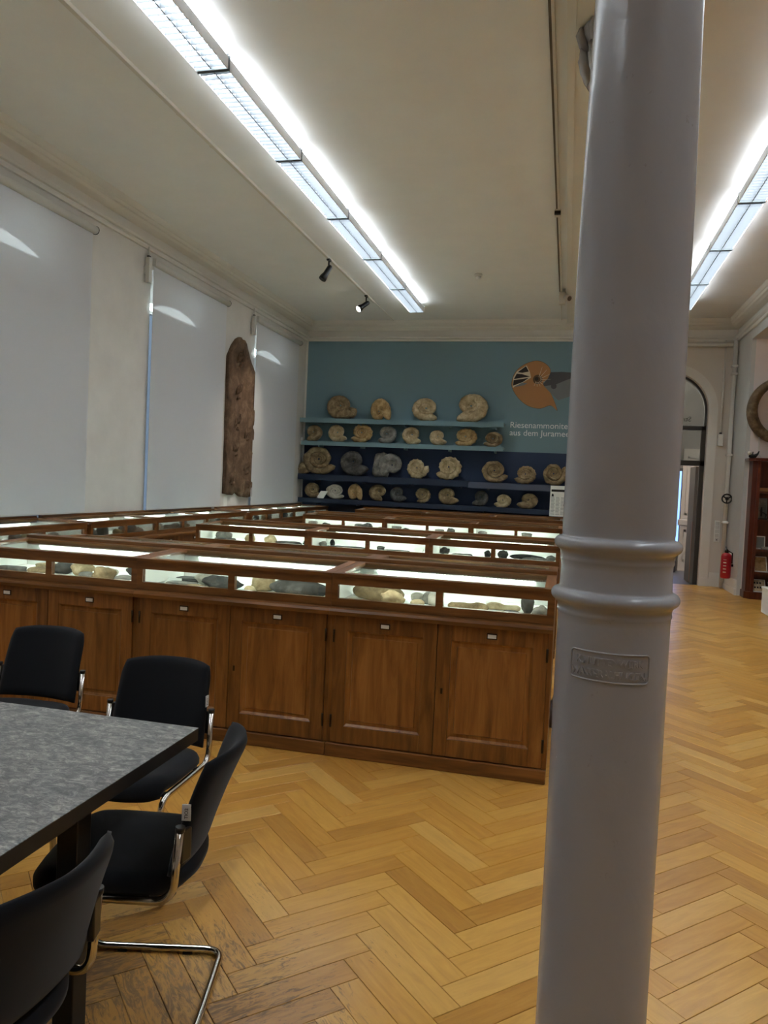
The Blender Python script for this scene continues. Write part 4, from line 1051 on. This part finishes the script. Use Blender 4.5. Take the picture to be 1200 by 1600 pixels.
MB().tube([(0.0, -0.05, 0.475), (0.0, 0.0, 0.47), (0.0, 0.05, 0.50), (0.0, 0.07, 0.515)], 0.011, 8).build('lever', 'black_metal', fe)
MB().tube([(0.03, 0, 0.45), (0.085, -0.01, 0.42), (0.088, -0.01, 0.25)], 0.010, 8).build('hose', 'black_metal', fe)
MB().box((0.06, -0.03, 0.2), (0.105, 0.03, 0.24)).build('bracket', 'black_metal', fe)
for k in range(5):
    a0, a1 = -2.3, -1.7
    ps = [(0.0808 * math.cos(a0 + (a1 - a0) * i / 6), 0.0808 * math.sin(a0 + (a1 - a0) * i / 6)) for i in range(7)]
    z = 0.10 + k * 0.052; b = MB()
    n = len(ps); b.add([(x, y, z) for x, y in ps] + [(x, y, z + (0.016 if k < 4 else 0.006)) for x, y in ps], [(i, i + 1, n + i + 1, n + i) for i in range(n - 1)]); b.build('print_band', 'mural_cream', fe)

# ------------------------------------------------------------------ bookcase in the bay with its contents
def build_bookcase():
    bc = empty('bookcase', (2.75, 12.60, 0), label='dark mahogany open bookcase standing in the bay beside the pier', cat='bookcase')
    W_, D_, H_ = 1.3, 0.34, 2.13
    MB().prism([(0.0, 0.09), (0.06, 0.0), (W_, 0.0), (W_, D_), (0, D_)], 'z', 0.0, 0.11).build('plinth', 'mahogany', bc)
    MB().prism([(0.02, 0.10), (0.08, 0.02), (0.11, 0.02), (0.11, 0.05), (0.05, 0.12), (0.05, D_), (0.02, D_)], 'z', 0.11, H_).build('side_post', 'mahogany', bc)
    MB().box((W_ - 0.09, 0.02, 0.11), (W_ - 0.02, D_, H_)).build('side_post', 'mahogany', bc)
    MB().box((0.04, D_ - 0.02, 0.11), (W_ - 0.03, D_, H_)).build('back_panel', 'mahogany', bc)
    MB().prism([(-0.05, 0.06), (0.03, -0.05), (W_ + 0.02, -0.05), (W_ + 0.02, D_), (-0.05, D_)], 'z', H_, H_ + 0.04).build('cornice', 'mahogany', bc)
    for z in (0.42, 0.77, 1.23, 1.665): MB().box((0.09, 0.03, z - 0.03), (W_ - 0.09, D_ - 0.02, z)).build('shelf', 'mahogany', bc)
    MB().box((0.075, 0.015, 0.11), (0.12, 0.03, H_)).build('post_fillet', 'mahogany', bc)
    X, Y = 2.75, 12.60
    def panel(name, x, z, w_, h_, tilt, m, inner, label, y=0.10):
        o = empty(name, (X + x, Y + y, z), label=label, cat='panel'); o.rotation_euler = (-tilt, 0, 0)
        MB().box((-w_ / 2, 0, 0), (w_ / 2, 0.012, h_)).build('frame', m, o)
        MB().box((-w_ / 2 + 0.015, -0.003, 0.015), (w_ / 2 - 0.015, 0.0, h_ - 0.015)).build('print', inner, o)
        return o
    panel('framed_print', 0.23, 0.422, 0.19, 0.26, 0.5, 'paper_white', 'stone_ochre', 'leaning framed beige print on the second bookcase shelf from the floor')
    o = panel('framed_print', 0.22, 0.112, 0.19, 0.22, 0.6, 'paper_white', 'stone_tan', 'leaning framed specimen sheet at the bottom of the bookcase', 0.06)
    rnd = random.Random(2)
    for k in range(7):
        x, z = -0.06 + 0.04 * (k % 4), 0.06 + 0.08 * (k // 4)
        MB().box((x - 0.01, -0.006, z), (x + 0.012, -0.003, z + 0.03)).build('specimen_mark', 'print_black', o)
    panel('white_board', 0.47, 0.112, 0.22, 0.2, 0.7, 'paper_white', 'paper_white', 'plain white leaning board at the bottom of the bookcase', 0.06)
    panel('display_card', 0.20, 0.772, 0.16, 0.2, 0.1, 'paper_white', 'pane_grey', 'pale display card standing on the middle bookcase shelf', 0.16)
    b = MB().bbox((X + 0.22, Y + 0.06, 0.772), (X + 0.34, Y + 0.16, 0.81), 0.003).build('book', 'stone_grey'); tag(b, 'small grey book lying beside the display card', 'book')
    panel('photo_panel', 0.20, 1.232, 0.17, 0.33, 0.08, 'pane_grey', 'stone_grey', 'grey photo panel behind a tiny microscope in the bookcase', 0.2)
    m = empty('microscope', (X + 0.2, Y + 0.09, 1.23), label='tiny black antique microscope on the bookcase shelf', cat='microscope')
    MB().bbox((-0.05, -0.04, 0), (0.06, 0.04, 0.02), 0.005).build('foot', 'black_metal', m)
    MB().tube([(0.04, 0, 0.02), (0.05, 0, 0.08), (0.0, 0, 0.11), (-0.02, 0, 0.10)], 0.010, 8).build('arm', 'black_metal', m)
    MB().tube([(-0.02, 0, 0.05), (-0.02, 0, 0.15), (-0.02, 0, 0.19)], [0.012, 0.016, 0.01], 10).build('barrel', 'black_metal', m)
    for k in range(3):
        v = MB().lathe([(0.012, 0), (0.012, 0.05), (0.008, 0.055), (0.008, 0.065)], 12).build('vial', 'tag_grey'); v.location = (X + 0.3 + k * 0.055, Y + 0.08, 1.23)
        tag(v, 'small pale glass vial beside the tiny microscope', 'vial', 'vials on the bookcase shelf')
    b = MB().bbox((X + 0.14, Y + 0.1, 1.665), (X + 0.3, Y + 0.28, 1.72), 0.004).build('box', 'mural_brown'); tag(b, 'flat reddish box on the upper bookcase shelf', 'box')
    b = MB().bbox((X + 0.36, Y + 0.1, 1.665), (X + 0.5, Y + 0.26, 1.86), 0.004).build('box', 'stone_ochre'); tag(b, 'tall ochre box on the upper bookcase shelf', 'box')
    g = empty('figurine', (X + 0.0, Y + 0.08, 2.17), label='small black boat-shaped figurine on top of the bookcase', cat='figurine')
    MB().tube([(-0.05, 0, 0.03), (-0.02, 0, 0.03), (0.04, 0, 0.035), (0.075, 0, 0.07), (0.09, 0, 0.11)], [0.02, 0.032, 0.03, 0.015, 0.008], 10).build('hull', 'stone_black', g)
    me = rock_mesh(77, (0.06, 0.05, 0.06), 'lump', 'stone_pale'); obj('shell', me, g, (-0.045, 0, 0.045))
    MB().tube([(0.0, 0, 0.05), (0.005, 0, 0.10)], 0.008, 6).build('figure', 'stone_black', g)
    # curved tusk on a thin wire stand
    t = empty('tusk', (X + 0.44, Y + 0.2, 2.17), label='large curved brown fossil tusk standing on the bookcase', cat='fossil')
    cx, cz, R = 0.0, 0.76, 0.46
    pts = []; rs = []
    for i in range(41):
        a = math.radians(150 - 60) + math.radians(250) * i / 40
        pts.append((cx + R * math.cos(a), -0.02 + 0.10 * (i / 40), cz + R * math.sin(a))); rs.append(0.085 - 0.055 * abs(i / 40 - 0.45) ** 1.5 * 2)
    MB().tube(pts, rs, 14).build('tusk_body', 'tusk_brown', t)
    st = MB()
    st.tube([(-0.33, 0.02, 0.34), (-0.33, 0.02, 0.1), (-0.37, 0.0, 0.0)], 0.006, 6); st.tube([(-0.33, 0.02, 0.1), (-0.28, 0.0, 0.0)], 0.006, 6)
    st.tube([(0.33, 0.02, 0.38), (0.33, 0.02, 0.1), (0.37, 0.0, 0.0)], 0.006, 6); st.tube([(0.33, 0.02, 0.1), (0.28, 0.0, 0.0)], 0.006, 6)
    st.tube([(-0.05, 0.05, 0.0), (-0.05, 0.05, 0.26)], 0.006, 6); st.build('wire_stand', 'track_white', t)
build_bookcase()
pb = empty('plinth_box', (2.86, 10.75, 0), label='low white box standing on the parquet before the bookcase', cat='box')
MB().bbox((-0.2, 0, 0.01), (0.3, 0.45, 0.33), 0.004).build('body', 'paper_white', pb)
MB().bbox((-0.21, -0.01, 0.33), (0.31, 0.46, 0.36), 0.004).build('lid', 'paper_white', pb)
MB().box((-0.18, 0.02, 0.0), (0.28, 0.43, 0.012)).build('foot', 'black_plastic', pb)

# ------------------------------------------------------------------ meeting table and cantilever chairs
t = empty('meeting_table', (-2.35, 1.36, 0), label='large meeting table with grey granite top and black base', cat='table')
MB().box((-1.25, -0.82, 0.738), (1.25, 0.82, 0.740)).build('granite_top', 'granite', t)
MB().box((-1.25, -0.82, 0.700), (1.25, 0.82, 0.738)).build('top_edge', 'table_edge', t)
for s in (-1, 1):
    for y in (-0.62, 0.34):
        MB().bbox((s * 1.15 - 0.03, y - 0.03, 0.0), (s * 1.15 + 0.03, y + 0.03, 0.70), 0.003).build('leg', 'black_plastic', t)
    MB().box((s * 1.15 - 0.025, -0.59, 0.64), (s * 1.15 + 0.025, 0.31, 0.70)).build('cross_rail', 'black_plastic', t)
MB().box((-1.12, -0.03, 0.64), (1.12, 0.03, 0.70)).build('long_rail', 'black_plastic', t)

def make_chair():
    r = empty('cantilever_chair', group='cantilever chairs around the meeting table')
    # seat cushion: rounded plan, waterfall front
    def cushion(xs, pts_fn, nu, nv, th):
        top, bot = [], []
        for j in range(nv + 1):
            for i in range(nu + 1):
                p, n, e = pts_fn(i / nu, j / nv)
                top.append(p + n * th / 2 * e); bot.append(p - n * th / 2 * e)
        W_ = nu + 1; N = len(top); m = MB(); fs = []
        for j in range(nv):
            for i in range(nu):
                a = j * W_ + i; fs.append((a, a + 1, a + W_ + 1, a + W_)); fs.append((N + a, N + a + W_, N + a + W_ + 1, N + a + 1))
        b = [i for i in range(nu)] + [j * W_ + nu for j in range(nv)] + [nv * W_ + i for i in range(nu, 0, -1)] + [j * W_ for j in range(nv, 0, -1)]
        for k in range(len(b)): p, q = b[k], b[(k + 1) % len(b)]; fs.append((p, N + p, N + q, q))
        m.add(top + bot, fs, True); return m
    def edge(u, v, w_):
        d = min(u, 1 - u) ; e = min(v, 1 - v)
        k = min(1, d / w_) ; l = min(1, e / w_)
        f = lambda t: math.sqrt(max(0, 1 - (1 - t) ** 2))
        return 0.25 + 0.75 * f(k) * f(l)
    def seat(u, v):
        x = (u - 0.5); y = v
        sx = 0.43 * (1 - 0.10 * max(0, (0.35 - v)) / 0.35 * 1.0)
        # round the front corners in plan
        X = x * sx; Y = -0.235 + 0.455 * v
        if v < 0.25: Y += 0.05 * (abs(x) * 2) ** 4 * (1 - v / 0.25)
        if v > 0.6: Y -= 0.085 * (abs(x) * 2) ** 3 * ((v - 0.6) / 0.4) ** 1.5; X *= 1 - 0.06 * ((v - 0.6) / 0.4) ** 2
        z = 0.435 - 0.030 * max(0, (0.22 - v) / 0.22) ** 2 - 0.012 * v + 0.006 * (abs(x) * 2) ** 2
        return Vector((X, Y, z)), Vector((0, 0, 1)), edge(u, v, 0.12)
    cushion(0, seat, 22, 22, 0.064).build('seat', 'black_fabric', r)
    def back(u, v):
        x = u - 0.5; wd = 0.40 * (1.0 - 0.05 * v) 
        if v > 0.8: wd *= 1 - 0.06 * ((v - 0.8) / 0.2) ** 2
        X = x * wd; bulge = (0.034 + 0.030 * v) * (1 - (2 * x) ** 2)
        Y = 0.168 + bulge + 0.06 * v + 0.03 * v * v
        z = 0.465 + 0.315 * v - (0.012 * (abs(x) * 2) ** 4 * v)
        n = Vector((2 * 0.062 * 4 * x / 0.4 * 0.5, 1, -0.22)).normalized()
        return Vector((X, Y, z)), -n, edge(u, v, 0.10)
    cushion(0, back, 24, 18, 0.036).build('backrest', 'black_fabric', r)
    # one continuous chrome tube on each side, closed by a bar at the back of the floor frame
    S, B = 0.218, 0.20
    side = [(S, 0.200, 0.600), (S, 0.185, 0.405), (S - 0.01, -0.205, 0.408), (B, -0.185, 0.0125), (B, 0.245, 0.0125)]
    pts = side + [(-x, y, z) for x, y, z in reversed(side)]
    MB().tube(fillet(pts, 0.055, 7), 0.0115, 12).build('frame', 'chrome', r)
    for s in (-1, 1):
        MB().tube([(s * S, 0.2003, 0.598), (s * S, 0.2012, 0.612)], 0.0128, 12).build('tube_cap', 'black_plastic', r)
        M = Matrix.Translation((s * 0.197, 0.205, 0.555)) @ Matrix.Rotation(-s * 0.35, 4, 'Z')
        MB().bbox((-0.022, -0.004, -0.045), (0.022, 0.012, 0.045), 0.004, M).build('back_plate', 'black_plastic', r)
        MB().box((s * B - 0.012, 0.12, 0.0), (s * B + 0.012, 0.15, 0.006)).build('glider', 'black_plastic', r)
        MB().box((s * B - 0.012, -0.09, 0.0), (s * B + 0.012, -0.06, 0.006)).build('glider', 'black_plastic', r)
    MB().box((-0.2, -0.16, 0.400), (0.2, -0.14, 0.412)).build('seat_support', 'black_metal', r)
    MB().box((-0.2, 0.10, 0.400), (0.2, 0.12, 0.412)).build('seat_support', 'black_metal', r)
    # woven maker tag on the side of the backrest
    tg = MB().box((0.1925, 0.198, 0.618), (0.1965, 0.222, 0.662)).build('tag', 'tag_grey', r)
    me = text_mesh('TIO2', 0.0135, 0.0004)
    for v in me.vertices: v.co = Vector((0.1968 + v.co.z, 0.2145 - v.co.y, 0.623 + v.co.x))
    me.flip_normals() if False else None
    me.materials.append(MATS['print_black']); obj('lettering', me, tg)
    return r
def build_chairs():
    proto = make_chair(); first = True; chairs = []
    for x, y, rz, lab in ((-2.35, 2.85, 0.04, 'black cantilever chair across the table, before the cabinets, away from the corner'),
                          (-1.535, 2.53, 0.07, 'black cantilever chair across the table, at the far corner'),
                          (-1.195, 1.96, -PI / 2 + 0.24, 'black cantilever chair at the table end, next to the far corner'),
                          (-1.195, 1.275, -PI / 2 - 0.09, 'black cantilever chair at the table end, seen from its back')):
        o = proto if first else copy_tree(proto); first = False
        o.location = (x, y, 0); o.rotation_euler = (0, 0, rz); tag(o, lab, 'chair')
        chairs.append(o)
    for i in (0, 3):          # only the two chairs at the far corner show a maker tag
        for ch in list(chairs[i].children):
            if ch.name.split('.')[0] == 'tag':
                for g in list(ch.children): bpy.data.objects.remove(g)
                bpy.data.objects.remove(ch)
build_chairs()
